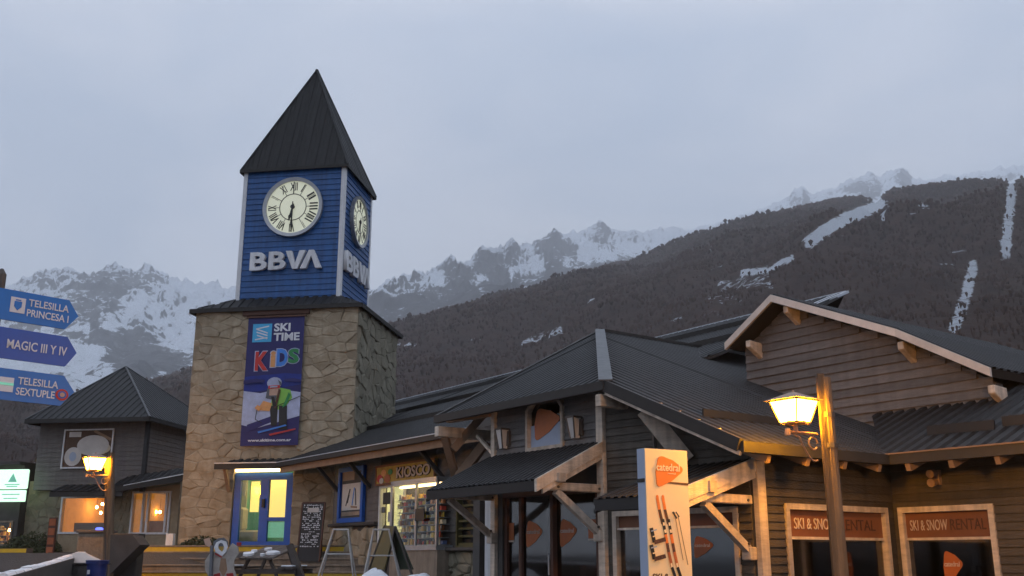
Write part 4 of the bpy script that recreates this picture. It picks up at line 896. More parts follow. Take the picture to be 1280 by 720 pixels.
def shopwin(fr, w, tx, faded, bdg):
    r = empty('shop_window', fr.p((w[0] + w[1]) / 2, w[2])); r.parent = shop; r.location -= wloc(shop)
    frame_rect(MB(), fr, w[0], w[1], w[2], w[3], .075, -.10, .05).build('window_frame', 'trim', r)
    h = .34; bz = w[3] - .075 - h
    MB().box(fr, w[0] + .075, w[1] - .075, bz, w[3] - .075, -.06, -.02).build('sign_band', 'orange_band', r)
    MB().box(fr, w[0] + .075, w[1] - .075, bz - .035, bz, -.06, .0).build('transom_bar', 'trim', r)
    MB().box(fr, w[0] + .075, w[1] - .075, w[2] + .07, bz - .03, -.06, -.045).build('window_pane', 'glass_dark', r)
    L = w[1] - w[0]
    ftext(tx, fr, w[0] + L * .10, bz + h * .28, L * .40, h * .42, -.018, .008, 'letter_pale', r, bold=.0)
    ftext(faded, fr, w[0] + L * .53, bz + h * .28, L * .36, h * .42, -.018, .006, 'lintel', r, bold=.0)  # second word in dark letters, its shade put into the colour
    if bdg: badge(fr, w[0] + L * .40, w[0] + L * .62, bz - .62, bz - .16, -.044, .006, 'orange', r)
    # dim interior
    rm = MB(); rm.box(fr, w[0] - .1, w[1] + .1, w[2] - .1, w[2], -1.6, -.2); rm.box(fr, w[0] - .1, w[1] + .1, w[2], w[3] + .1, -1.7, -1.6); rm.box(fr, w[0] - .1, w[0], w[2], w[3], -1.6, -.2); rm.box(fr, w[1], w[1] + .1, w[2], w[3], -1.6, -.2); rm.box(fr, w[0] - .1, w[1] + .1, w[3], w[3] + .1, -1.6, -.2)
    rm.build('window_room', 'room_dark', r)
    rnd = random.Random(int(L * 100)); g = MB()
    for k in range(14): x = w[0] + .15 + rnd.random() * (L - .4); g.box(fr, x, x + rnd.uniform(.05, .12), w[2], w[2] + rnd.uniform(.4, 1.2), -1.3, -1.2 + rnd.uniform(0, .5))
    tag(g.build('rental_gear', 'timber', r), kind='stuff')
shopwin(F1, w1, 'SKI & SNOW', 'RENTAL', False); shopwin(F2, w2, 'SKI & SNOW', 'RENTAL', True)
# small double flood light above the second window
s_, z_ = F2.hit(1173, 597)
fl_ = MB(); fl_.box(F2, s_ - .06, s_ + .06, z_ - .1, z_ + .1, .02, .08); fl_.tube(F2.p(s_, z_ + .06, .08), F2.p(s_, z_ + .04, .2), .05, .06); fl_.tube(F2.p(s_, z_ - .06, .08), F2.p(s_, z_ - .08, .2), .05, .06); fl_.build('flood_light', 'timber', shop)
# wall C window
r = empty('shop_window', CWd.p((hd0 + hd1) / 2, .5)); r.parent = shop; r.location -= wloc(shop)
frame_rect(MB(), CWd, hd0, hd1, .45, hdt, .07, -.1, .05).build('window_frame', 'trim', r)
bz = CWd.hit(850, 658)[1]
MB().box(CWd, hd0 + .07, hd1 - .07, bz, hdt - .07, -.06, -.02).build('sign_band', 'orange_band', r)
MB().box(CWd, hd0 + .07, hd1 - .07, bz - .03, bz, -.05, .02).build('transom_bar', 'trim', r)
MB().box(CWd, hd0 + .07, hd1 - .07, .5, bz - .03, -.06, -.045).build('window_pane', 'glass_dark', r)
a, zt_ = CWd.hit(864, 669); b, zb_ = CWd.hit(892, 700); badge(CWd, a, b, zb_, zt_, -.043, .006, 'orange', r)
MB().box(CWd, 0.2, CL - .2, .45, hdt + .1, -1.6, -1.5).build('window_room', 'room_dark', r)
# arched window on wall A
r = empty('arched_window', AW.p((tw0 + tw1) / 2, twb)); r.parent = shop; r.location -= wloc(shop)
tl = [(tw0, twb), (tw1, twb), (tw1, twt - .14), (tw1 - .13, twt), (tw0 + .13, twt), (tw0, twt - .14)]
def ring(pts, w, fr, d0, d1):
    c = (sum(p[0] for p in pts) / len(pts), sum(p[1] for p in pts) / len(pts)); mb = MB(); n = len(pts)
    inn = [(c[0] + (x - c[0]) * (1 - w / abs(pts[1][0] - c[0])), c[1] + (z - c[1]) * (1 - w / abs(pts[1][1] - c[1]))) for x, z in pts]
    for i in range(n):
        j = (i + 1) % n; mb.hexa([fr.p(*pts[i], d0), fr.p(*pts[j], d0), fr.p(*inn[j], d0), fr.p(*inn[i], d0), fr.p(*pts[i], d1), fr.p(*pts[j], d1), fr.p(*inn[j], d1), fr.p(*inn[i], d1)])
    return mb, inn
mb, inn = ring(tl, .055, AW, -.05, .06); mb.build('window_frame', 'trim', r)
MB().prism([AW.p(x, z, -.03) for x, z in inn], -AW.n * .01).build('window_pane', 'glass_dark', r)
zm = twb + (twt - twb) * .52; MB().box(AW, tw0 + .05, tw1 - .05, twb + .05, zm, -.025, -.015).build('frosted_film', 'totem_side', r)
a, zt_ = AW.hit(668, 512); b, zb_ = AW.hit(702, 550); badge(AW, tw0 + .15, tw1 - .09, twb + .13, twt - .1, -.012, .006, 'orange', r, txt='')
MB().box(AW, tw0, tw1, twb, twt, -.45, -.4).build('window_room', 'room_dark', r)
# wall lanterns
for u, v in ((634, 549), (724, 535)):
    s_, z_ = AW.hit(u, v); L_ = empty('wall_lantern', AW.p(s_, z_ - .15, .05)); L_.parent = shop; L_.location -= wloc(shop)
    q = [AW.p(s_ - .05, z_ - .16, .03), AW.p(s_ + .05, z_ - .16, .03), AW.p(s_ + .05, z_ - .16, .13), AW.p(s_ - .05, z_ - .16, .13), AW.p(s_ - .08, z_ + .14, .02), AW.p(s_ + .08, z_ + .14, .02), AW.p(s_ + .08, z_ + .14, .18), AW.p(s_ - .08, z_ + .14, .18)]
    MB().hexa(q).build('lantern_glass', 'poster_light', L_); lf = MB()
    for i in range(4): lf.bar(q[i], q[i + 4], .018)
    lf.box(AW, s_ - .09, s_ + .09, z_ + .14, z_ + .17, .0, .19); lf.box(AW, s_ + .05, s_ + .13, z_ - .12, z_ + .12, .0, .06); lf.build('lantern_frame', 'iron', L_)
# doors on wall A
r = empty('glazed_doors', AW.p((dA0 + dA1) / 2, zf)); r.parent = shop; r.location -= wloc(shop)
L = dA1 - dA0; db = MB(); db.box(AW, dA0, dA1, dAt - .07, dAt, -.15, .0)
for f in (0, .165, .52, .955): db.box(AW, dA0 + L * f, dA0 + L * f + .07, 0, dAt - .07, -.14, -.04 + (.03 if f == .52 else 0))
db.build('door_frame', 'lintel', r)
MB().box(AW, dA0 + .07, dA1 - .07, .1, dAt - .08, -.10, -.09).build('door_pane', 'glass_dark', r)
MB().box(AW, dA0, dA1, 0, dAt, -2.3, -2.2).build('shop_interior', 'room_dark', r)
z1_ = AW.hit(690, 651)[1]
for u0, u1, v in ((665, 676, 3), (709, 720, 3)):
    a = AW.hit(652 if u0 == 665 else 694, 665)[0]; b = AW.hit(674 if u0 == 665 else 717, 665)[0]; badge(AW, a, b, z1_ - .42, z1_ + .04, -.088, .006, 'orange', r)
for u0, u1 in ((629, 637), (730, 743)):
    a = AW.hit(u0, 660)[0]; b = AW.hit(u1, 660)[0]; MB().box(AW, a, b, z1_ - .27, z1_ - .0, -.088, -.08).build('door_sticker', 'orange', r); MB().box(AW, a, b, z1_ - .30, z1_ - .275, -.088, -.078).build('sticker_edge', 'letter_pale', r)
a = AW.hit(686, 690)[0]; MB().tube(AW.p(a, z1_ - .5, .0), AW.p(a, z1_ - .8, .0), .016).build('handle', 'grey_metal', r)
s_, z_ = AW.hit(680, 619, -1.2); MB().box(AW, s_ - .12, s_ + .12, z_ - .05, z_ + .05, -1.3, -1.15).build('inner_lamp', 'bulb', r)
rnd = random.Random(3); g = MB()
for k in range(22): x = dA0 + .1 + rnd.random() * (L - .3); z = rnd.uniform(.4, 1.3); g.box(AW, x, x + rnd.uniform(.05, .3), z, z + rnd.uniform(.05, .4), -2.1, -2.0 + rnd.uniform(0, .6))
tag(g.build('rental_gear', 'goods', r), kind='stuff')
# porches: roof, barge board, beam, brace
def porch(fr, s0, s1, zt, zb, d, root_label):
    r = empty('porch', fr.p((s0 + s1) / 2, zb, d / 2)); r.parent = shop; r.location -= wloc(shop)
    roof([fr.p(s0, zb, d), fr.p(s1, zb, d), fr.p(s1, zt, .02), fr.p(s0, zt, .02)], fr.n, r, pitch=.13, rib=.02, deck=.04)
    MB().box(fr, s0, s1, zb - .14, zb - .01, d - .05, d + .01).build('fascia', 'roof_deck', r)
    for (o, z, t, nm) in ((.0, .03, .17, 'barge_board'), (.035, -.10, .12, 'lower_board')):
        dn_ = (zt - zb) / d; dk = d + .04 - (.0 if nm == 'barge_board' else .12)
        MB().prism([fr.p(s1 + o * 0, zt + z, .0), fr.p(s1, zt + z - t, .0), fr.p(s1, zb + z - t - dn_ * (dk - d), dk), fr.p(s1, zb + z - dn_ * (dk - d), dk)], fr.r * (.05 if nm == 'barge_board' else .03)).build(nm, 'trim', r)
        MB().prism([fr.p(s0, zt + z - .02, .0), fr.p(s0, zt + z - t * .6, .0), fr.p(s0, zb + z - t * .6, d), fr.p(s0, zb + z - .02, d)], -fr.r * .03).build(nm, 'trim' if nm == 'x' else 'gutter', r)
    return r
pd = 1.45 * S; pt = AW.hit(750, 553)[1]; pbz = AW.off(pd).hit(672, 600)[1]; ps0 = AW.off(pd).hit(534, 614)[0]
p1 = porch(AW, ps0, A1 - .02, pt, pbz, pd, '')
def strut(fr, s, zw, d1, zlow, root, d2=None):
    """wall bracket: level beam out to d1, brace down to the wall"""
    MB().box(fr, s - .05, s + .05, zw - .115, zw, .0, d1).build('bracket_beam', 'trim', root, bevel=.012)
    MB().bar(fr.p(s, zw - .12, d1 * .86), fr.p(s, zlow, .05), .085, .095).build('bracket_brace', 'trim', root)
    MB().box(fr, s - .075, s + .075, zlow - .1, zlow + .06, .0, .13).build('bracket_block', 'trim', root, bevel=.012)
    for z_b, d_b in ((zw - .065, .10), (zw - .065, d1 * .85), (zlow + .10, .13)):
        MB().tube(fr.p(s + .045, z_b, d_b), fr.p(s + .066, z_b, d_b), .018, n=6).build('bolt', 'iron', root)
zbw = AW.hit(752, 606)[1]; zlo = AW.hit(752, 668)[1]
strut(AW, A1 - .08, zbw, 1.0, zlo, p1); strut(AW, A0 + .04, zbw - .0, 1.05, zlo, p1)
MB().box(AW, ps0 + .1, A1 + .08, zbw, zbw + .12, .80, .92).build('porch_beam', 'trim', p1)
MB().box(AW, ps0 + .1, A0, zbw - .12, zbw, .9, 1.02).build('porch_beam', 'timber', p1)
pn = CWd; c_e = pn.p(CL - .02, 0, 0)
# second porch keeps the direction of the first one
CP = Fr(Epos.xy, 140); pd2 = 1.62
zt2 = CP.hit(941, 575)[1]; zb2 = CP.off(pd2).hit(864, 617)[1]; sL2 = CP.off(pd2).hit(744, 621)[0]
p2 = porch(CP, sL2, .02, zt2, zb2, pd2, '')
zbw2 = CP.hit(940, 619)[1]; zlo2 = CP.hit(940, 690)[1]
strut(CP, -.08, zbw2, 1.05, zlo2, p2); MB().box(CP, sL2 + .2, .10, zbw2, zbw2 + .13, .85, .98).build('porch_beam', 'trim', p2)
# beams and braces under the high left eave
lc = le; zb_ = Pe.z - .16
MB().bar(Pe + Vector((0, 0, -.22)) + A_ * .12 - UP54 * .05, Pe + Vector((0, 0, -.22)) + UP54 * 1.3 + A_ * .12, .12, .17).build('corner_beam', 'trim', shop, bevel=.01)
be = le + Vector((0, 0, -.24)) + RR_ * .1
MB().bar(be - UP54 * .05, be + UP54 * 1.5, .13, .18).build('corner_beam', 'trim', shop, bevel=.01)
w = lambda u, v, d: AW.off(d).p(*AW.off(d).hit(u, v))
MB().bar(w(597, 545, -.1), w(617, 568, 0), .05, .05).build('thin_brace', 'trim', shop)
MB().bar(w(556, 545, .3), w(570, 597, -.3), .12, .12).build('roof_brace', 'timber', shop)
MB().bar(w(604, 518, -.4), w(566, 562, .1), .12, .14).build('roof_brace', 'timber', shop)
MB().bar(w(608, 552, -.5), w(574, 596, -.2), .14, .16).build('roof_brace', 'timber', shop)
MB().bar(w(612, 517, .1), w(560, 525, .4), .10, .10).build('roof_brace', 'timber', shop)
a = AW.hit(555, 560)[0]; MB().box(AW, a - .5, A0, 0, Pe.z + .3, -1.25, -1.1).build('recess_wall', 'siding_dark', shop)
siding(AW.off(-1.1), a - .3, A0, 2.4, Pe.z + .2, .16, [], shop, 'siding_dark', each=False)
# big brace under the rake on wall C
b1 = phit(806, 511, Pe + RR_ * .8, CWd.n); b2 = CWd.p(*CWd.hit(858, 577, .1), .1)
MB().bar(at(806, 512, CWd.p(*CWd.hit(806, 512)).y - .55), b2, .10, .24).build('rake_brace', 'trim', shop)
MB().tube(CWd.p(CWd.hit(820, 540)[0], zf, .05), CWd.p(CWd.hit(820, 540)[0], Pe.z - .6, .05), .02).build('conduit', 'iron', shop)
# soffit and rear body
MB().prism([Pe + Vector((0, 0, -.10)), Q + Vector((0, 0, -.10)), Q + UP54 * sK + Vector((0, 0, -.10)), Q + UP54 * sK + A_ * .8 + Vector((0, 0, .8 * tanR - .10)), Pe + UP54 * 1.5 + Vector((0, 0, -.10))][:3] , Vector((0, 0, .01))) if False else None
body = MB(); body.box(F1, -.1, K1 + .2, 0, EFZ + .1, -6.2, -6.0); body.build('rear_wall', 'siding_dark', shop)
# ------------------------------------------------------------------ two storey building on the left
VF = Fr(at(43, 600, 38).xy, 99)
vr = VF.hit(181, 575)[0]; ve = VF.hit(110, 527)[1]; vm = VF.hit(110, 612)[1]
vb = empty('shop_building', VF.p(vr / 2, 1.7, -3), 'grey boarded two storey building with pyramid metal roof and lit windows, left of the tower', 'building')
VS = Fr(VF.p(vr, 0).xy, 9); VD = 6.4
vw0, vwt = VF.hit(73, 620); vw1, vwb = VF.hit(131, 667)
mb = MB(); mb.box(VF, 0, vr, vm, ve + .1, -VD, 0); mb.build('upper_storey', 'siding_dark', vb)
siding(VF, 0, vr, vm, ve, .17, [], vb, 'siding', each=False); siding(VS, 0, VD, vm, ve, .17, [], vb, 'siding', each=False)
MB().box(VS, -.08, .06, vm - .1, ve, -.06, .08).build('downpipe', 'black', vb)
VG = VF.off(-.25); g0 = VG.hit(20, 650)[0]; gR = VG.hit(222, 650)[0]
rw0 = VG.hit(164, 640)[0]; rw1 = VG.hit(213, 640)[0]; rwt = VG.hit(190, 614)[1]; rwb = VG.hit(190, 668)[1]
hv = [(vw0, vw1, vwb, vwt), (rw0, rw1, rwb, rwt)]
mb = MB(); holes_boxes(mb, VG, g0, gR, .8, vm + .35, -.25, 0, hv); mb.box(VG, g0, g0 + .25, .8, vm + .3, -6, -.25); mb.box(VG, g0 + .25, gR, .8, vm + .3, -6.2, -6); gw = mb.build('ground_floor_wall', 'mortar', vb)
stones(VG, g0, vw0, 1.2, vm, 5, 9, [], gw, 'stone_green', each=False, seed=21); stones(VG, vw1, rw0, 1.2, vm + .2, 4, 9, [], gw, 'stone_green', each=False, seed=22)
def litwin(fr, a0, a1, zb, zt, mull, nm='lit_window'):
    r = empty(nm, fr.p((a0 + a1) / 2, zb)); r.parent = vb; r.location -= wloc(vb)
    m = frame_rect(MB(), fr, a0, a1, zb, zt, .07, -.14, .05)
    for x in mull: m.box(fr, x, x + .08, zb + .07, zt - .07, -.12, .03)
    m.build('window_frame', 'white_paint', r); MB().box(fr, a0 + .07, a1 - .07, zb + .07, zt - .07, -.05, -.04).build('window_pane', 'glass', r)
    mb = MB(); mb.box(fr, a0 - .3, a1 + .3, zb - .1, zt + .3, -3.6, -3.5); mb.box(fr, a0 - .3, a1 + .3, zt + .2, zt + .3, -3.5, -.3); mb.box(fr, a0 - .3, a1 + .3, zb - .4, zb - .3, -3.5, -.3); mb.box(fr, a0 - .35, a0 - .3, zb - .3, zt + .2, -3.5, -.3); mb.box(fr, a1 + .3, a1 + .35, zb - .3, zt + .2, -3.5, -.3)
    mb.build('lit_room', 'room_orange', r); return r
def bulb(fr, u, v, d, r=.045):
    s_, z_ = fr.hit(u, v, d); q = fr.p(s_, z_, d); mb = MB(); mb.tube(q - Vector((0, 0, r)), q + Vector((0, 0, 0)), r * .6, r, 8); mb.tube(q, q + Vector((0, 0, r)), r, r * .5, 8); mb.build('hanging_bulb', 'bulb', vb)
    MB().tube(q + Vector((0, 0, r)), q + Vector((0, 0, .5)), .006, n=4).build('bulb_cord', 'black', vb)
r1 = litwin(VG, vw0, vw1, vwb, vwt, []); r2 = litwin(VG, rw0, rw1, rwb, rwt, [VG.hit(177, 640)[0], VG.hit(183, 640)[0], VG.hit(206, 640)[0]])
for u, v in ((98, 632), (82, 636), (121, 634), (128, 630), (126, 641), (97, 650), (191, 631), (195, 640), (200, 640), (178, 641)): bulb(VG, u, v, -2.4, .055)
MB().box(VG, vw0 + .1, vw0 + .9, vwb + .1, vwt - .1, -3.0, -2.9).build('inner_partition', 'room_dark', r1)
MB().box(VG, vw0 + .1, vw1 - .1, vwb + .08, vwb + .42, -1.0, -.8).build('window_counter', 'grey_hat', r1)
MB().box(VG, rw0 + .1, rw1 - .1, rwb + .08, rwb + .5, -1.0, -.8).build('window_counter', 'timber', r2)
a, zt_ = VG.hit(119, 659); b, zb_ = VG.hit(128, 664); ne = VG.off(-.02); s0_ = a
nn = MB(); nn.prism([ne.p((a + b) / 2 + (b - a) / 2 * math.cos(t), (zt_ + zb_) / 2 + (zt_ - zb_) / 2 * math.sin(t), 0) for t in np.linspace(0, 6.283, 13)[:-1]], -ne.n * .03)
no = nn.build('neon_sign', 'neon_blue', origin=base_of(nn)); tag(no, 'small glowing blue oval sign in the lower corner of the left lit window', 'neon sign')
# roof
ov = .75; z = ve; cx = VF.p(vr / 2, 0, -VD / 2); apx = at(157, 459, cx.y); apx = Vector((cx.x, cx.y, apx.z))
apx = VF.p(VF.off(-VD / 2).hit(157, 459)[0], VF.off(-VD / 2).hit(157, 459)[1], -VD / 2)
cr_ = [VF.p(-ov * .2, z, ov), VF.p(vr + ov * .6, z, ov), VF.p(vr + ov * .6, z, -VD - ov), VF.p(-ov * .2, z, -VD - ov)]
for i, fl in enumerate((VF.n, VS.n, -VF.n, -VS.n)): roof([cr_[i], cr_[(i + 1) % 4], apx], fl, vb, pitch=.28, rib=.03, deck=.07)
for c in cr_: MB().bar(c + Vector((0, 0, .03)), apx + Vector((0, 0, .03)), .07, .04).build('hip_flashing', 'ridge_cap', vb)
fm = MB()
for i in range(4): fm.bar(cr_[i] + Vector((0, 0, -.05)), cr_[(i + 1) % 4] + Vector((0, 0, -.05)), .06, .16)
fm.build('eave_fascia', 'gutter', vb)
# lower canopies
c0_ = VG.hit(62, 614, 1.2); cc = VG.off(1.2); a0 = cc.hit(60, 618)[0]; a1 = cc.hit(142, 610)[0]
roof([VG.p(a0, vm - .12, 1.1), VG.p(a1 + .3, vm - .12, 1.1), VG.p(a1 + .3, vm + .25, 0.02), VG.p(a0, vm + .25, .02)], VG.n, vb, pitch=.28, rib=.03, name='canopy_sheet')
MB().box(VG, a0, a1 + .3, vm - .30, vm - .14, 1.04, 1.12).build('canopy_fascia', 'gutter', vb)
h0 = VG.off(1.1); t0 = h0.hit(135, 609); t1 = h0.hit(232, 594); u0 = VF.hit(160, 596); u1 = VF.hit(236, 556)
def q4(a, d, fr=VG): return fr.p(a[0], a[1], d)
PA, PB, PC, PD = q4(t0, 1.1), q4(t1, 1.1), VF.p(u1[0], u1[1], -.0), VF.p(u0[0], u0[1], -.0)
PC = PB + (PD - PA) * 1.0 + Vector((0, 0, .25)); 
nrm_ = (PB - PA).cross(PD - PA); PC = PB + (PD - PA)
roof([PA, PB, PC, PD], VG.n, vb, pitch=.28, rib=.03, name='canopy_sheet', deck=.1)
MB().bar(PA + Vector((0, 0, -.1)), PB + Vector((0, 0, -.1)), .06, .2).build('canopy_fascia', 'gutter', vb)
tag(MB().bar(PA + Vector((0, 0, .05)) + VG.r * .6, PB + Vector((0, 0, .05)), .06, .03).build('snow_strip', 'snow', vb), kind='stuff')
MB().prism([PA + Vector((0, 0, -.1)), PB + Vector((0, 0, -.1)), VG.p(VG.hit(228, 600)[0], t1[1] + .2, 0), VG.p(VG.hit(140, 610)[0], vm, 0)], Vector((0, 0, .03))).build('soffit', 'roof_deck', vb)
# poster on the upper storey
pp = VF.off(.05); a, zt_ = pp.hit(82, 537); b, zb_ = pp.hit(139, 585); r = empty('wall_poster', pp.p((a + b) / 2, zb_), 'framed poster of a round pale dish hung on the grey upper storey', 'poster')
frame_rect(MB(), pp, a, b, zb_, zt_, .05, 0, .07).build('poster_frame', 'white_paint', r); MB().box(pp, a + .05, b - .05, zb_ + .05, zt_ - .05, 0, .03).build('poster_sheet', 'room_dark', r)
L = b - a; H = zt_ - zb_
def ell_(x, y, rx, ry, m, k): MB().prism([pp.p(a + L * (x + rx * math.cos(t)), zb_ + H * (y + ry * math.sin(t)), .03 + k * .004) for t in np.linspace(0, 6.283, 25)[:-1]], pp.n * .003).build('printed_shape', m, r)
ell_(.62, .50, .34, .18, 'room_wall', 1); ell_(.60, .58, .32, .26, 'poster_light', 2); ell_(.22, .30, .17, .24, 'poster_light', 3); ell_(.22, .30, .07, .12, 'totem_side', 4)
MB().bar(pp.p(a + L * .6, zb_ + H * .95, .04), pp.p(a + L * .95, zb_ + H * .72, .04), .10, .004, up=pp.n).build('printed_shape', 'timber', r)
MB().box(pp, a + L * .1, a + L * .34, zb_ + H * .80, zb_ + H * .93, .03, .035).build('printed_shape', 'poster_light', r)
# ------------------------------------------------------------------ dark building with a lit sign at the left edge
WF = Fr(at(-60, 650, 38.3).xy, 99); wb_ = empty('cafe_building', WF.p(1, 1.5, -2), 'dark low building at the left edge with a glowing shop window', 'building')
wr_ = WF.hit(24, 640)[0]; zt_ = WF.hit(5, 582)[1]; w0 = WF.hit(-30, 660)[0]; w1_ = WF.hit(16, 660)[0]; wz0 = WF.hit(5, 682)[1]; wz1 = WF.hit(5, 651)[1]
mb = MB(); holes_boxes(mb, WF, -3, wr_, .6, zt_, -.2, 0, [(w0, w1_, wz0, wz1)]); mb.box(WF, -3, wr_, .6, zt_, -3.6, -3.4); mb.box(WF, wr_ - .2, wr_, .6, zt_, -3.4, -.2); mb.box(WF, -3, wr_, zt_, zt_ + .12, -3.8, .35); mb.build('wall', 'siding_dark', wb_)
frame_rect(MB(), WF, w0, w1_, wz0, wz1, .06, -.1, .04).build('window_frame', 'concrete', wb_); MB().box(WF, w0, w1_, wz0, wz1, -.06, -.05).build('window_pane', 'glass', wb_)
mb = MB(); mb.box(WF, w0 - .2, w1_ + .1, wz0 - .1, wz1 + .2, -2.3, -2.2); mb.build('lit_room', 'room_orange', wb_)
goods(WF, w0, w1_, wz0, wz1 - .1, -1.9, -1.3, 4, wb_, 8)
for x, z in ((.7, .75), (.9, .4), (.45, .6), (.8, .9)): q = WF.p(w0 + (w1_ - w0) * x, wz0 + (wz1 - wz0) * z, -1.0); MB().tube(q, q + Vector((0, 0, .09)), .05, .035, 8).build('hanging_bulb', 'bulb', wb_)
sg = WF.off(.4); a, zt_ = sg.hit(0, 587); b, zb_ = sg.hit(33, 611); r = empty('light_box_sign', sg.p((a + b) / 2, zb_), 'glowing pale green light box sign at the left edge under the arrow signs', 'sign')
MB().box(sg, a - .35, b, zb_, zt_, -.1, .02).build('lit_panel', 'screen', r, bevel=.03); c_, z2 = sg.hit(2, 613); e_, z3 = sg.hit(30, 627); MB().box(sg, c_ - .3, e_, z3, z2, -.1, .02).build('lit_panel', 'screen', r, bevel=.02)
m_ = (a + b) / 2; H = zt_ - zb_
MB().prism([sg.p(m_ - .18, zb_ + H * .35, .022), sg.p(m_ + .18, zb_ + H * .35, .022), sg.p(m_, zb_ + H * .8, .022)], sg.n * .004).build('sign_emblem', 'teal_panel', r)
for z, w_ in ((zb_ + H * .2, .3), (zb_ + H * .1, .22), (z3 + (z2 - z3) * .6, .35), (z3 + (z2 - z3) * .25, .28)): MB().box(sg, m_ - w_, m_ + w_, z, z + .035, .022, .026).build('sign_line', 'teal_panel', r)
MB().bar(sg.p(m_, zb_ - .1, -.05), sg.p(m_, zt_ - .2, -.39), .05).build('bracket', 'iron', r)
# ------------------------------------------------------------------ street lamps
def lantern(root, base, w, h, armdir, armlen, pole, m_glass='lamp_glass'):
    """base = centre of the lantern bottom; glass tapers downward"""
    b = Vector(base); x = adir(54); y = adir(-36)
    def rg(r, z): return [b + x * r * sx + y * r * sy + Vector((0, 0, z)) for sx, sy in ((-1, -1), (1, -1), (1, 1), (-1, 1))]
    lo, hi, ev, top = rg(w * .28, 0), rg(w * .46, h * .72), rg(w * .56, h * .74), rg(w * .07, h * 1.0)
    g = MB().hexa([p for p in rg(w * .27, .01)] + [p for p in rg(w * .45, h * .71)]); g.build('lamp_glass', m_glass, root)
    f = MB()
    for i in range(4): f.bar(lo[i], hi[i], w * .035); f.bar(lo[i], lo[(i + 1) % 4], w * .05); f.bar(hi[i], hi[(i + 1) % 4], w * .05)
    f.build('lantern_frame', 'lamp_copper', root)
    c = MB().add(ev + top, [(0, 1, 2, 3), (7, 6, 5, 4), (0, 4, 5, 1), (1, 5, 6, 2), (2, 6, 7, 3), (3, 7, 4, 0)]); c.tube(b + Vector((0, 0, h)), b + Vector((0, 0, h * 1.08)), w * .05, w * .02); c.build('lantern_roof', 'lamp_copper', root)
    s = MB(); s.tube(b + Vector((0, 0, -h * .28)), b, w * .07, w * .06); s.tube(b + Vector((0, 0, -.01)), b + Vector((0, 0, .02)), w * .3, w * .3, 8)
    a0 = b + Vector((0, 0, -h * .30)); a1 = a0 + armdir * armlen; s.tube(a0 - armdir * w * .3, a1, w * .045); s.tube(a0 - armdir * w * .3 - Vector((0, 0, .04)), a0 - armdir * w * .3 + Vector((0, 0, .04)), w * .09, w * .07)
    pts = [a0 - armdir * w * .12 + Vector((0, 0, -.02))] + [a0 + armdir * armlen * (.15 + .8 * t) + Vector((0, 0, -w * (.12 + .62 * math.sin(t * 1.9)))) for t in np.linspace(0, 1, 7)]
    s.path(pts, w * .028, 5)
    cc = a0 + armdir * armlen * .78 + Vector((0, 0, -w * .26)); s.path([cc + armdir * w * .16 * math.cos(t) + Vector((0, 0, w * .17 * math.sin(t))) for t in np.linspace(0, 5.6, 12)], w * .03, 5)
    s.build('scroll_bracket', 'lamp_copper', root)
g1 = ground_z(12); pt_ = at(1030, 470, 12.0); pb_ = at(1052, 720, 12.0); pdir = (pt_ - pb_).normalized(); pbase = pb_ + pdir * ((g1 - pb_.z) / pdir.z)
lp = empty('street_lamp', (pbase.x, pbase.y, g1), 'lit lantern on a rough wooden pole in front of the rental shop', 'street lamp', 'lantern street lamps')
MB().tube(pbase - pdir * .1, pt_ - pdir * .02, .085, .075, 12).build('wooden_pole', 'wood_pole', lp, smooth=False)
sl_ = adir(-90) * .075; MB().bar(pbase + sl_ * .9 - adir(0) * .03, pt_ + sl_ * .8 + Vector((0, 0, .02)) - adir(0) * .03, .075, .08).build('pole_batten', 'wood_pole', lp)
MB().tube(pt_ - pdir * .5, pt_ - pdir * .44, .09, .09, 12).build('pole_band', 'iron', lp); MB().tube(pt_ - pdir * .86, pt_ - pdir * .80, .09, .09, 12).build('pole_band', 'iron', lp)
lb = at(994, 529, 11.8); lantern(lp, lb, .43, .36, adir(60), .34, None)
g2 = ground_z(26); pt2 = at(139, 566, 26.0); pq = at(137, 702, 26.0); pb2 = pt2 + (pq - pt2) * ((g2 - pt2.z) / (pq.z - pt2.z))
lp2 = empty('street_lamp', pb2, 'lit lantern on a slim dark pole in front of the two storey building', 'street lamp', 'lantern street lamps')
MB().tube(pb2, pt2, .10, .085, 12).build('wooden_pole', 'wood_pole', lp2); MB().bar(pb2 - Vector((.1, .02, 0)), pt2 - Vector((.09, .02, 0)), .08).build('pole_batten', 'wood_pole', lp2)
lantern(lp2, at(117.5, 588, 25.8), .50, .42, adir(80), .36, None)
g3 = ground_z(7); b3 = Vector((5.2, 6.6, g3)); t3 = b3 + Vector((0, 0, 4.0))
lp_assumed = empty('street_lamp', b3, 'assumed lit lantern on a wooden pole, added just outside the right edge of the view', 'street lamp', 'lantern street lamps')  # assumed lamp, never in view, added to warm the porch trim and totem
MB().tube(b3, t3, .11, .09, 12).build('wooden_pole', 'wood_pole', lp_assumed)
lantern(lp_assumed, t3 + Vector((-.36, -.1, -.75)), .43, .36, adir(80), .32, None, 'assumed_lamp_glass')
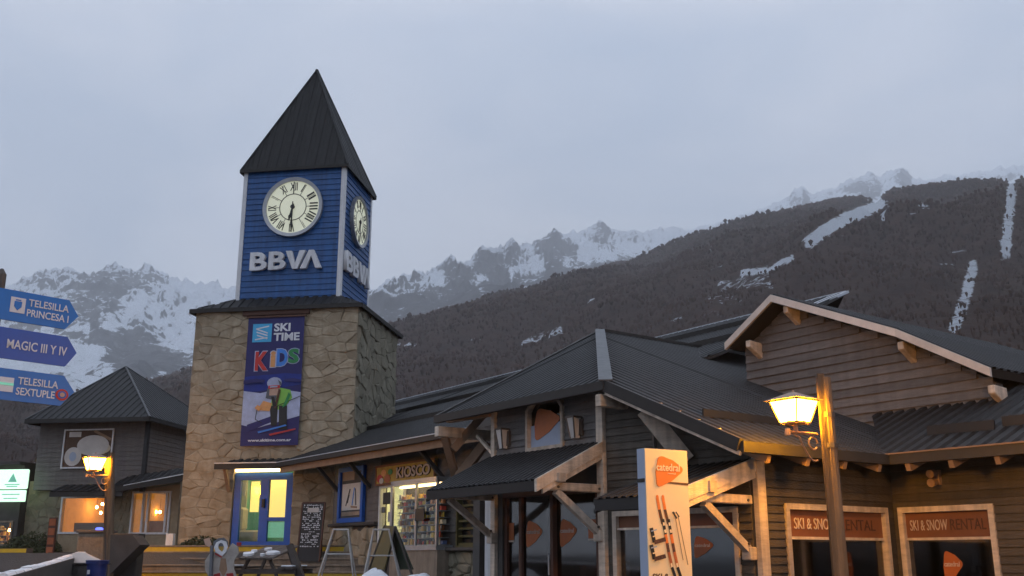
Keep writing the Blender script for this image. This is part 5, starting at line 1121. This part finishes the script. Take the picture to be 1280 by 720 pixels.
# ------------------------------------------------------------------ rental totem
TFm = Fr(at(808, 640, 11.4).xy, 60); tl0 = 0; tl1 = TFm.hit(861, 640)[0]; tz1 = TFm.hit(820, 561)[1]; tg = ground_z(11.4)
to = empty('totem_sign', TFm.p(tl1 / 2, tg, -.1), 'tall cream totem sign with orange badge and printed skis standing before the shop porch', 'sign')
zj = TFm.hit(808, 600)[1]
MB().box(TFm, 0, tl1, tg, tz1, -.14, -.0).build('totem_side', 'totem_side', to); MB().box(TFm, .0, tl1, tg + .05, tz1 - .004, .0, .012).build('totem_face', 'totem_cream', to)
MB().box(TFm, -.008, .02, zj - .02, zj + .02, -.145, -.01).build('side_joint', 'black', to)
def tq(u, v, d=.014): return TFm.p(*TFm.hit(u, v, d), d)
a, zt_ = TFm.hit(817, 568); b, zb_ = TFm.hit(856, 613); MB().prism([TFm.p(x, z, .013) for x, z in pick_pts(a, b, zb_, zt_)], TFm.n * .012).build('orange_badge', 'orange_bright', to)
o = TFm.p(a + .01, zb_ + (zt_ - zb_) * .53, .026); text('catedral', o, TFm.r, Vector((0, 0, 1)), TFm.n, (b - a) * .78, (zt_ - zb_) * .22, .006, 'totem_cream', to, bold=.012)
o = TFm.p(a + (b - a) * .40, zb_ + (zt_ - zb_) * .44, .026); text('rental', o, TFm.r, Vector((0, 0, 1)), TFm.n, (b - a) * .26, (zt_ - zb_) * .05, .004, 'totem_cream', to)
MB().prism([tq(834, 602), tq(860, 604), tq(860, 607), tq(834, 604)], TFm.n * .004).build('printed_stripe', 'lintel', to)
def tprint(p0, p1, w_, m, nm, d=.015, t=.004): MB().bar(tq(*p0, d), tq(*p1, d), w_, t, up=TFm.n).build(nm, m, to)
for du in (0, 7.0):
    seq = [((821.5 + du, 622), (826 + du, 647), 'orange_bright'), ((824.2 + du, 637), (828.5 + du, 655), 'lintel'), ((828.5 + du, 649), (832 + du, 668), 'black'), ((829.5 + du, 653), (830.2 + du, 657), 'totem_cream'), ((831 + du, 662), (832 + du, 666), 'totem_cream'), ((832 + du, 668), (836 + du, 690), 'orange_bright'), ((834 + du, 679), (836 + du, 690), 'lintel'), ((836 + du, 690), (840 + du, 708), 'orange'), ((839 + du, 704), (840.4 + du, 710), 'totem_cream'), ((840 + du, 709), (845 + du, 724), 'black')]
    for k, (p0, p1, m) in enumerate(seq): tprint(p0, p1, .036 if m != 'totem_cream' else .026, m, 'printed_ski', .015 + k * .0012)
    c = tq(821.5 + du, 622, .0145); MB().prism([c + TFm.r * .018 * math.cos(t) + Vector((0, 0, .03 * math.sin(t))) for t in np.linspace(0, 3.1416, 8)], TFm.n * .004).build('printed_ski', 'orange_bright', to)
for p0, p1 in (((843, 640), (854, 700)), ((847, 642), (860, 706))): tprint(p0, p1, .007, 'timber', 'printed_pole', .03)
tprint((841, 640), (846, 648), .02, 'black', 'printed_pole_grip', .032); tprint((845, 640), (849, 646), .012, 'black', 'printed_pole_grip', .034)
for y in (0, 21):
    tprint((814, 660 + y), (818, 678 + y), .047, 'black', 'printed_boot', .03); tprint((818, 678 + y), (832, 674 + y), .045, 'lintel', 'printed_boot', .034); tprint((814, 664 + y), (821, 662 + y), .012, 'totem_side', 'boot_buckle', .04); tprint((816, 671 + y), (824, 668 + y), .012, 'totem_cream', 'boot_buckle', .04)
o = tq(816, 725); hh = TFm.hit(820, 717)[1] - TFm.hit(820, 725)[1]; text('SKI &', o, TFm.r, Vector((0, 0, 1)), TFm.n, tl1 * .38, hh, .004, 'lintel', to, bold=.02)
text('SNOWBOARD', o - Vector((0, 0, hh * 1.5)), TFm.r, Vector((0, 0, 1)), TFm.n, tl1 * .7, hh, .004, 'lintel', to, bold=.02)
# ------------------------------------------------------------------ arrow signs on a post
SP = at(0, 420, 10.0); sp_root = empty('sign_post', (SP.x - .06, SP.y, 0), 'dark round post at the left edge carrying three blue arrow signs', 'sign post')
ptop = at(-3, 343, 10.0); MB().tube((SP.x - .07, SP.y, 0), (SP.x - .07, SP.y, ptop.z), .055, .05, 12).build('post', 'iron', sp_root); MB().tube((SP.x - .07, SP.y, ptop.z), (SP.x - .07, SP.y, ptop.z + .06), .05, .015, 12).build('post_cap', 'iron', sp_root)
def arrow(tl, bl_, tr, tip, br, m, label, lines, icon):
    fr = Fr((SP.x, SP.y - .07), 43)
    c = [fr.hit(*p) for p in (bl_, br, tip, tr, tl)]
    c0 = (c[0][0] - .25, c[0][1] - (c[1][1] - c[0][1]) / (c[1][0] - c[0][0]) * .25 * .0); 
    r = empty('arrow_sign', fr.p(c[0][0] + .3, min(c[0][1], c[1][1])), label, 'arrow sign', 'blue arrow signs on the post')
    s_l = c[0][0] - .22
    zt0 = (c[3][1] + c[4][1]) / 2; zb0 = (c[0][1] + c[1][1]) / 2
    P = [(s_l, zb0), (c[1][0], zb0), (c[2][0], (zt0 + zb0) / 2), (c[3][0], zt0), (s_l, zt0)]
    MB().prism([fr.p(x, z, 0) for x, z in P], fr.n * .025).build('sign_plate', m, r)
    H = zt0 - zb0; x0 = c[0][0]
    MB().bar(fr.p(x0 - .07, zb0 + H * .5, -.02), fr.p(x0 + .02, zb0 + H * .5, -.02), .03, H * .3).build('clamp', 'iron', r)
    for (tx, xs, ys, w_, h_) in lines: ftext(tx, fr, x0 + xs, zb0 + H * ys, w_, H * h_, .027, .004, 'sign_white', r, bold=.012)
    L = c[2][0] - x0
    if icon:
        a, b, y0, y1, em = icon; MB().box(fr, x0 + a, x0 + b, zb0 + H * y0, zb0 + H * y1, .026, .03).build('icon_panel', 'sign_white', r)
        mx_ = x0 + (a + b) / 2; w_ = b - a
        if em == 'crest':
            MB().prism([fr.p(mx_ + px * w_, zb0 + H * (y0 + (y1 - y0) * pz), .031) for px, pz in ((-.25, .75), (-.25, .4), (0, .15), (.25, .4), (.25, .75))], fr.n * .003).build('crest', m, r)
            MB().box(fr, mx_ - w_ * .18, mx_ + w_ * .18, zb0 + H * (y0 + (y1 - y0) * .8), zb0 + H * (y0 + (y1 - y0) * .87), .031, .034).build('crest_crown', m, r)
        elif em == 'stripe': MB().box(fr, x0 + a, x0 + b, zb0 + H * (y0 + (y1 - y0) * .45), zb0 + H * (y0 + (y1 - y0) * .62), .031, .034).build('icon_stripe', 'teal_panel', r)
    return r, fr, x0, zb0, H, L
fr_ = Fr((SP.x, SP.y - .07), 43); Lh = lambda u, v: fr_.hit(u, v)[0]
x_ = Lh(1, 400)
wpx = lambda u0, u1, v: Lh(u1, v) - Lh(u0, v)
arrow((1, 357), (1, 400), (85, 379), (97, 394), (80, 411), 'sign_blue', 'blue arrow sign with a white crest panel, topmost on the post', [('TELESILLA', wpx(1, 32, 375), .56, wpx(32, 83, 380), .24), ('PRINCESA I', wpx(1, 31, 390), .22, wpx(31, 84, 390), .24)], (wpx(1, 9, 380), wpx(1, 28, 380), .28, .78, 'crest'))
arrow((0, 407), (0, 448), (83, 423), (95, 438), (80, 458), 'sign_violet', 'violet blue arrow sign without any panel, middle one on the post', [('MAGIC III Y IV', wpx(1, 6, 430), .34, wpx(6, 82, 430), .30)], None)
r, fr, x0, zb0, H, L = arrow((0, 460), (0, 500), (79, 470), (92, 486), (74, 507), 'sign_blue', 'blue arrow sign with a small red round emblem, lowest on the post', [('TELESILLA', wpx(1, 19, 480), .54, wpx(19, 70, 480), .24), ('SEXTUPLE', wpx(1, 18, 490), .20, wpx(18, 67, 490), .24)], (wpx(1, -4, 480), wpx(1, 14, 480), .26, .72, 'stripe'))
c = fr.p(x0 + wpx(1, 76, 488), zb0 + H * .36, .028); 
for rr_, m, k in ((.075, 'kid_red', 0), (.05, 'sign_violet', 1), (.028, 'skin', 2)): MB().prism([c + fr.n * k * .004 + fr.r * rr_ * math.cos(t) * .9 + Vector((0, 0, rr_ * .8 * math.sin(t))) for t in np.linspace(0, 6.283, 17)[:-1]], fr.n * .003).build('round_emblem', m, r)
# ------------------------------------------------------------------ low things along the bottom of the view
def top_at(u, v, Y): return at(u, v, Y)
FB = lambda u, Y, az=99: Fr(at(u, 697, Y).xy, az)
# chalk board leaning on the stairs
cb_ = FB(371, 28.0); w_ = cb_.hit(402, 640)[0]; a = Vector(); zb_ = 1.50; lean = .12; 
zt_ = cb_.hit(388, 628)[1]; r = empty('chalk_board', cb_.p(w_ / 2, zb_), 'tall black menu board covered in white chalk writing beside the blue door', 'menu board')
bx = MB(); bx.hexa([cb_.p(0, zb_, 0), cb_.p(w_, zb_, 0), cb_.p(w_, zb_, -.05), cb_.p(0, zb_, -.05), cb_.p(.04, zt_, -lean), cb_.p(w_ + .04, zt_, -lean), cb_.p(w_ + .04, zt_, -lean - .05), cb_.p(.04, zt_, -lean - .05)]); bx.build('board', 'black', r)
def cbp(x, z, d=.004): f = (z - zb_) / (zt_ - zb_); return cb_.p(x + .04 * f, z, d - lean * f)
rnd = random.Random(12); mk = MB(); z = zt_ - .08
while z > zb_ + .36:
    x = .05
    while x < w_ - .08:
        l = rnd.uniform(.012, .05); h = rnd.uniform(.014, .034)
        if rnd.random() < .74: mk.hexa([cbp(x, z), cbp(x + l, z + rnd.uniform(-.006, .006)), cbp(x + l, z, .001), cbp(x, z, .001), cbp(x, z + h), cbp(x + l, z + h), cbp(x + l, z + h, .001), cbp(x, z + h, .001)])
        x += l + rnd.uniform(.006, .022)
    z -= rnd.uniform(.045, .062)
tag(mk.build('chalk_writing', 'chalk', r), kind='stuff')
MB().hexa([cbp(.16, zt_ - .26, .006), cbp(.48, zt_ - .26, .006), cbp(.48, zt_ - .26, .002), cbp(.16, zt_ - .26, .002), cbp(.16, zt_ - .14, .006), cbp(.48, zt_ - .14, .006), cbp(.48, zt_ - .14, .002), cbp(.16, zt_ - .14, .002)]).build('paper_slip', 'poster_light', r)
frm = MB(); frm.bar(cbp(0, zb_, -.01), cbp(0, zt_, -.01), .04); frm.bar(cbp(w_, zb_, -.01), cbp(w_, zt_, -.01), .04); frm.bar(cbp(0, zt_, -.01), cbp(w_, zt_, -.01), .04); frm.build('board_frame', 'lintel', r)
MB().bar(cbp(.1, zt_ - .1, -.06), cb_.p(.1, zb_, -.45), .04).build('rear_leg', 'iron', r); MB().bar(cbp(w_ - .1, zt_ - .1, -.06), cb_.p(w_ - .1, zb_, -.45), .04).build('rear_leg', 'iron', r)
# picnic table, end on
gy = ground_z(22); PT = FB(337, 22.0, 95); hw = .35
zt_ = PT.hit(337, 692)[1]
r = empty('picnic_table', PT.p(0, gy), 'dark weathered picnic table with snow remnants on its top, below the blue door', 'picnic table')
zs = gy + .48; n_ = 5
for k in range(n_):
    x0_ = -hw + k * (2 * hw / n_) + .01; MB().hexa([PT.p(x0_, zt_ - .12, .9), PT.p(x0_ + .125, zt_ - .12, .9), PT.p(x0_ + .125, zt_ + .14, -.9), PT.p(x0_, zt_ + .14, -.9), PT.p(x0_, zt_ - .085, .9), PT.p(x0_ + .125, zt_ - .085, .9), PT.p(x0_ + .125, zt_ + .175, -.9), PT.p(x0_, zt_ + .175, -.9)]).build('table_plank', 'bench_wood', r)
for sx in (-1, 1): 
    for k in (0, 1): MB().box(PT, sx * .62 + (k - 1) * .15, sx * .62 + (k - 1) * .15 + .135, zs, zs + .04, -.9, .9).build('seat_plank', 'bench_wood', r)
for d in (.65, -.6):
    zz = zt_ - .1 - (d + .9) * .0 + (.0 if d > 0 else .2)
    MB().bar(PT.p(-.22, zt_ - .12 + (.17 if d < 0 else 0), d), PT.p(-.55, gy, d), .05, .09, up=PT.n).build('leg', 'bench_wood', r); MB().bar(PT.p(.22, zt_ - .12 + (.17 if d < 0 else 0), d), PT.p(.55, gy, d), .05, .09, up=PT.n).build('leg', 'bench_wood', r)
    MB().box(PT, -.78, .78, zs - .10, zs - .01, d + .03, d + .07).build('cross_beam', 'bench_wood', r)
for x, d, s_ in ((-.28, .5, .13), (-.1, -.2, .07), (.16, .35, .15), (.05, .62, .05), (-.31, .1, .07)):
    zc = zt_ + .038 - (d / .9) * .13; pts = [PT.p(x + s_ * math.cos(t) * random.uniform(.7, 1.2), zc, d + s_ * 1.5 * math.sin(t) * random.uniform(.7, 1.2)) for t in np.linspace(0, 6.283, 10)[:-1]]
    tag(MB().prism([p - Vector((0, 0, .145 * ((p - PT.p(x, zc, d)).dot(PT.n)))) for p in pts], Vector((0, 0, .05))).build('snow_remnant', 'snow', r, smooth=False), kind='stuff')
tag(MB().box(PT, -.76, -.50, zs + .04, zs + .08, .0, .85).build('snow_remnant', 'snow', r, bevel=.015), kind='stuff'); tag(MB().box(PT, .50, .74, zs + .04, zs + .07, -.3, .8).build('snow_remnant', 'snow', r, bevel=.015), kind='stuff')
# rolled chair/parasol leaning on the table right end
q0 = at(362, 719, 21.5); q0.z = gy; MB_ = MB().bar(at(362, 681, 21.5), at(377, 722, 21.4), .10, .12); o = MB_.build('wooden_post', 'bench_wood', origin=base_of(MB_)); tag(o, 'leaning dark wooden post beside the picnic table and chalk board', 'post')
# painted plywood cut-out figure
PF = FB(258, 21.0); sx = lambda u, v=700: PF.hit(u, v)[0]; sz = lambda v: PF.hit(278, v)[1]; gy2 = ground_z(21)
r = empty('plywood_figure', PF.p(sx(278), gy2), 'painted plywood cut-out figure with grey hat and face hole before the stairs', 'cut-out figure')
def px_poly(pts, m, nm, d, t=.012): MB().prism([PF.p(sx(u, v), sz(v), d) for u, v in pts], PF.n * t).build(nm, m, r)
px_poly([(263, 692), (272, 688), (283, 690), (291, 679), (298, 684), (299, 692), (293, 701), (293, 712), (297, 722), (297, 740), (260, 740), (262, 722), (257, 712), (257, 701)], 'ply_white', 'body_panel', 0, .03)
px_poly([(268, 683), (268, 677), (274, 673), (281, 672), (286, 677), (286, 683)], 'grey_hat', 'hat', .031)
hr = [(269, 684), (272, 678), (278, 675), (284, 677), (286, 683), (284, 690), (279, 695), (271, 690)]; hi_ = [(274, 684), (275, 680), (277, 678.5), (280, 679.5), (281.5, 683), (281, 687), (279, 690), (275, 687)]
mb = MB()
for i in range(8):
    j = (i + 1) % 8; g = lambda p, d: PF.p(sx(*p), sz(p[1]), d); mb.hexa([g(hr[i], .03), g(hr[j], .03), g(hi_[j], .03), g(hi_[i], .03), g(hr[i], .06), g(hr[j], .06), g(hi_[j], .06), g(hi_[i], .06)])
mb.build('face_ring', 'chalk', r); px_poly(hi_, 'kiosk_yellow', 'face_hole', .031, .004)
px_poly([(271, 691), (279, 695.5), (279, 697.5), (270, 692.5)], 'red_paint', 'scarf', .062, .006)
px_poly([(277, 698), (283, 698), (285, 712), (280, 722), (275, 712)], 'timber', 'belly_stripe', .032, .006)
px_poly([(268, 718), (276, 716), (277, 724), (268, 726)], 'red_paint', 'boot', .032); px_poly([(284, 717), (292, 716), (294, 724), (285, 726)], 'red_paint', 'boot', .032)
px_poly([(297, 678), (303, 678), (302, 683), (297, 682)], 'red_paint', 'mitten', .032); px_poly([(255, 674), (262, 672), (265, 680), (262, 684), (257, 681)], 'skin', 'ear', .01)
MB().bar(PF.p(sx(268), gy2, .07), PF.p(sx(267, 682), sz(682), .07), .07, .05).build('painted_pole', 'grey_hat', r); MB().bar(PF.p(sx(280), gy2, -.5), PF.p(sx(280, 700), sz(700), -.0), .05, .05).build('rear_strut', 'bench_wood', r)
# trestles
def trestle(pts, Y, label):
    gyy = ground_z(Y); (tl_, tr_, bl_, br_) = pts; r = None; A, B = at(*tl_, Y), at(*tr_, Y)
    C_ = at(*bl_, Y); D = at(*br_, Y)
    def down(p, q, dy): d = (q - p); q2 = p + d * ((gyy - p.z) / d.z); q2.y += dy; return q2
    r = empty('trestle', ((A.x + B.x) / 2, Y, gyy), label, 'trestle', 'pale metal trestles below the kiosk')
    MB().tube(A - (B - A) * .06, B + (B - A) * .06, .016).build('top_bar', 'trestle_grey', r)
    for P, Qq in ((A, C_), (B, D)):
        for dy in (-.28, .28): MB().tube(P, down(P, Qq, dy), .016, .013).build('leg', 'trestle_grey', r)
    for f in (.30, .62):
        for dy in (-.28, .28): MB().tube(A.lerp(down(A, C_, dy), f), B.lerp(down(B, D, dy), f), .012).build('rung', 'trestle_grey', r)
mat('trestle_grey', (.40, .38, .36), .5, metal=.2, var=.2)
trestle(((417, 662), (435, 662), (400, 720), (443, 720)), 18.5, 'pale metal trestle standing left of the folded green board')
trestle(((467, 662), (486, 662), (456, 722), (500, 722)), 17.8, 'pale metal trestle standing before the folded green board')
# folding display board
AB = FB(478, 19.2, 80); a0_, at_z = AB.hit(490, 657)[0], AB.hit(490, 656)[1]; gy3 = ground_z(19)
r = empty('folding_board', AB.p(a0_, gy3), 'folded dark green sandwich board standing behind the right trestle', 'display board')
def P3(u, v, Y): return at(u, v, Y)
tp0, tp1 = P3(484, 658, 19.4), P3(490, 656, 19.0)
lo_ = [P3(462, 719, 19.9), P3(478, 719, 19.1)]; hi2 = [P3(500, 724, 19.6), P3(517, 718, 18.9)]
def panel(a, b, c, d, m, nm): n = (b - a).cross(d - a).normalized() * .02; MB().prism([a, b, c, d], n).build(nm, m, r)
def dz(p, z=gy3): q = p.copy(); return q
ptl, ptr = P3(481, 657, 19.5), P3(494, 658, 18.9)
panel(ptl, ptr, P3(516, 712, 18.7), P3(498, 712, 19.3), 'board_green', 'front_panel'); panel(ptl, ptr, P3(480, 712, 19.0), P3(462, 712, 19.8), 'board_olive', 'rear_panel')
for p, q in ((ptr, P3(519, 730, 18.6)), (ptr, P3(478, 730, 19.1)), (ptl, P3(455, 730, 19.9))):
    q2 = p + (q - p) * ((gy3 - p.z) / (q.z - p.z)); MB().bar(p, q2, .03, .035).build('frame_leg', 'iron', r)
# snow piles
def pile(pos, rx, ry, h, m, label, seed, nm='snow_pile', cat='snow pile'):
    rnd = random.Random(seed); mb = MB(); nu, nv = 28, 10; P = Vector(pos)
    for j in range(nv + 1):
        for i in range(nu):
            t = 2 * math.pi * i / nu; f = j / nv; k = 1 + .18 * math.sin(3 * t + seed) + .1 * math.sin(7 * t + 2 * seed); q = Vector((math.cos(t) * rx * f * k, math.sin(t) * ry * f * k, 0))
            z = h * (1 - f ** 1.8) * (1 + .35 * (noise.noise(Vector((q.x * 2.2, q.y * 2.2, seed))))) ; mb.v.append(tuple(P + q + Vector((0, 0, max(z, -.02)))))
    for j in range(nv):
        for i in range(nu): a = j * nu + i; b = j * nu + (i + 1) % nu; mb.f.append((a, b, b + nu, a + nu))
    o = mb.build(nm, m, origin=pos, smooth=True); tag(o, label, cat, kind=None); return o
pz = at(480, 717, 17.2); pile((pz.x - .25, 17.2, ground_z(17.2)), 1.0, .8, pz.z - ground_z(17.2), 'snow', 'low heap of old snow at the feet of the trestles', 3)
pz = at(525, 716, 17.0); pile((pz.x, 17.0, ground_z(17)), .55, .5, pz.z - ground_z(17) - .02, 'snow', 'smaller snow heap beside the kiosk base, right of the trestles', 5)
# plinth wall, planter box, bin, rail at the lower left
r = empty('retaining_wall', at(130, 697, 26.6).xy.to_3d() + Vector((0, 0, .9)), 'low rendered retaining wall left of the stairs behind the lamp', 'wall')
RWf = FB(94, 26.6); a1_ = RWf.hit(133, 690)[0]; zt_ = RWf.hit(110, 666)[1]; a2_ = RWf.hit(166, 690)[0]
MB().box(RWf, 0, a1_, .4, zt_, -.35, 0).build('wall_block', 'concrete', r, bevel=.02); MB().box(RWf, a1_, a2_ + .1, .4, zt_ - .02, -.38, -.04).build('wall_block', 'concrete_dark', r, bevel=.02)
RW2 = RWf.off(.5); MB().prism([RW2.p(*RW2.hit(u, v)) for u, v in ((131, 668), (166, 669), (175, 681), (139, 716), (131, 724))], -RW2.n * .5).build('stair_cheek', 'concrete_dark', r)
MB().box(RWf, -.03, a1_ + .03, zt_, zt_ + .07, -.40, .04).build('wall_coping', 'concrete_dark', r, bevel=.01)
BX = FB(57, 21.5); b1_ = BX.hit(110, 705)[0]; zt_ = BX.hit(80, 706)[1]; r = empty('planter_box', BX.p(b1_ / 2, .85), 'grey concrete planter box left of the blue bin', 'planter')
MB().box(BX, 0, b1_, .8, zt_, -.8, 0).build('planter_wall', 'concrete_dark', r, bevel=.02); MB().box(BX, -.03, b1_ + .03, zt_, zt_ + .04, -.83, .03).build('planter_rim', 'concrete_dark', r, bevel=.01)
q = BX.p(b1_ * .62, zt_, -.4); hh = BX.hit(92, 692)[1] - zt_; pile((q.x, q.y, zt_ + .03), .44, .35, hh, 'dirty_snow', 'lumpy heap of dirty pinkish snow on the concrete planter', 9)
bn = at(122, 702, 20.6); gz = ground_z(20.6); r = empty('rubbish_bin', (bn.x, 20.6, gz), 'dark blue plastic rubbish bin with a rolled rim beside the stairs', 'bin')
rb_ = .20; mb = MB(); n = 20; ztb = at(122, 701, 20.6).z
for (ra, za, rb2, zb2) in ((.155, gz, .19, ztb - .06), (.215, ztb - .06, .215, ztb), (.19, ztb, .165, ztb - .5)):
    vs = [(bn.x + math.cos(2 * math.pi * i / n) * ra, 20.6 + math.sin(2 * math.pi * i / n) * ra, za) for i in range(n)] + [(bn.x + math.cos(2 * math.pi * i / n) * rb2, 20.6 + math.sin(2 * math.pi * i / n) * rb2, zb2) for i in range(n)]
    mb.add(vs, [(i, (i + 1) % n, n + (i + 1) % n, n + i) for i in range(n)])
mb.build('bin_body', 'bin_blue', r, smooth=True)
MB().tube((bn.x, 20.6, ztb - .45), (bn.x, 20.6, ztb - .4), .16, .16, 16).build('bin_content', 'black', r)
rm = MB(); rm.path([(bn.x + math.cos(t) * .21, 20.6 + math.sin(t) * .21, ztb) for t in np.linspace(0, 6.283, 21)], .014, 6); rm.build('rim', 'bin_blue', r)
MB().box(Fr((bn.x - .1, 20.6 - .2), 95), 0, .05, ztb - .25, ztb - .17, 0, .01).build('bin_label', 'sign_white', r)
# railing with snow along the ramp
r = empty('ramp_wall', (at(50, 710, 15).x, 15, .5), 'dark sloping ramp wall with a strip of snow on top at the lower left', 'wall')
pa, pb2_ = at(-40, 728, 13.0), at(95, 693, 24.0); pa2, pb3 = pa.copy(), pb2_.copy(); pa2.z = .2; pb3.z = .6
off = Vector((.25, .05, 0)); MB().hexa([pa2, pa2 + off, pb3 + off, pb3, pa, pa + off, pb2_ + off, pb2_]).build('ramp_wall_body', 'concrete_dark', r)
u_ = Vector((0, 0, .002)); sn = MB()
for k in range(16):
    f0, f1 = k / 16, (k + 1) / 16 - random.uniform(0, .012); a = pa.lerp(pb2_, f0) + u_; b = pa.lerp(pb2_, f1) + u_; h = random.uniform(.02, .06)
    sn.hexa([a + off * .1, a + off * .9, b + off * .9, b + off * .1, a + off * .2 + Vector((0, 0, h)), a + off * .8 + Vector((0, 0, h)), b + off * .8 + Vector((0, 0, h)), b + off * .2 + Vector((0, 0, h))])
tag(sn.build('snow_strip', 'snow', r), kind='stuff')
# steps of the left building
LS = FB(-60, 30.5); r = empty('steps', LS.p(1.5, .9), 'short flight of dark steps with yellow edges before the cafe at far left', 'steps'); e1 = LS.hit(33, 690)[0]
for k in range(5):
    z = 1.86 - .17 * k; st = MB().box(LS, 0, e1 + .35 * k * .4, z - .4, z, .3 * k - .3, .3 * k); s_ = st.build('step', 'concrete_dark', r)
    if k in (0, 2, 4): MB().box(LS, .01, e1 + .35 * k * .4 - .01, z - .12, z - .01, .3 * k + .001, .3 * k + .012).build('painted_riser', 'yellow_paint', s_)
MB().box(LS, e1 + .1, 9, .6, 1.75, -1.2, -.9).build('side_plinth', 'concrete_dark', r)
# red-brown menu stand beside the left window
MS = FB(56, 33.5); a1_ = MS.hit(70, 660)[0]; z0_ = MS.hit(63, 694)[1]; z1_ = MS.hit(63, 647)[1]; r = empty('menu_stand', MS.p(a1_ / 2, z0_), 'rust red menu stand with four panels left of the lit window', 'menu stand')
MB().box(MS, 0, a1_, z0_ - .1, z1_, -.06, 0).build('stand_back', 'lintel', r)
for k in range(4): z = z0_ + (z1_ - z0_) * k / 4; MB().box(MS, .03, a1_ - .03, z + .04, z + (z1_ - z0_) / 4 - .04, .0, .02).build('menu_panel', 'rust_box', r)
q = VG.p(.5, 1.72, .7); shrub(q, 1.1, .8, 2200, 'dark green shrub against the stone corner of the two storey building', seed=8)
# white drain box by the tower corner
dbx = FB(205, 29.8); MB_ = MB().box(dbx, 0, .22, 1.72, at(208, 667, 29.8).z, -.15, 0); o = MB_.build('meter_cabinet', 'white_paint', origin=base_of(MB_), bevel=.01); tag(o, 'narrow white meter cabinet at the left foot of the stone tower', 'cabinet')
# haze
hz = MB().hexa([(-8600, -8600, -1), (8600, -8600, -1), (8600, 8600, -1), (-8600, 8600, -1), (-8600, -8600, 3300), (8600, -8600, 3300), (8600, 8600, 3300), (-8600, 8600, 3300)])
hz = MB().hexa([(x, y, -1.4 if z < 0 else z) for x, y, z in hz.v])
hm = bpy.data.materials.new('haze'); hm.use_nodes = True; t = hm.node_tree; t.nodes.clear(); o_ = N(t, 'ShaderNodeOutputMaterial'); pv = N(t, 'ShaderNodeVolumePrincipled')
pv.inputs['Color'].default_value = (.97, .98, 1, 1); pv.inputs['Density'].default_value = .00023; t.links.new(pv.outputs[0], o_.inputs['Volume'])
tag(hz.build('haze', hm), kind='stuff')
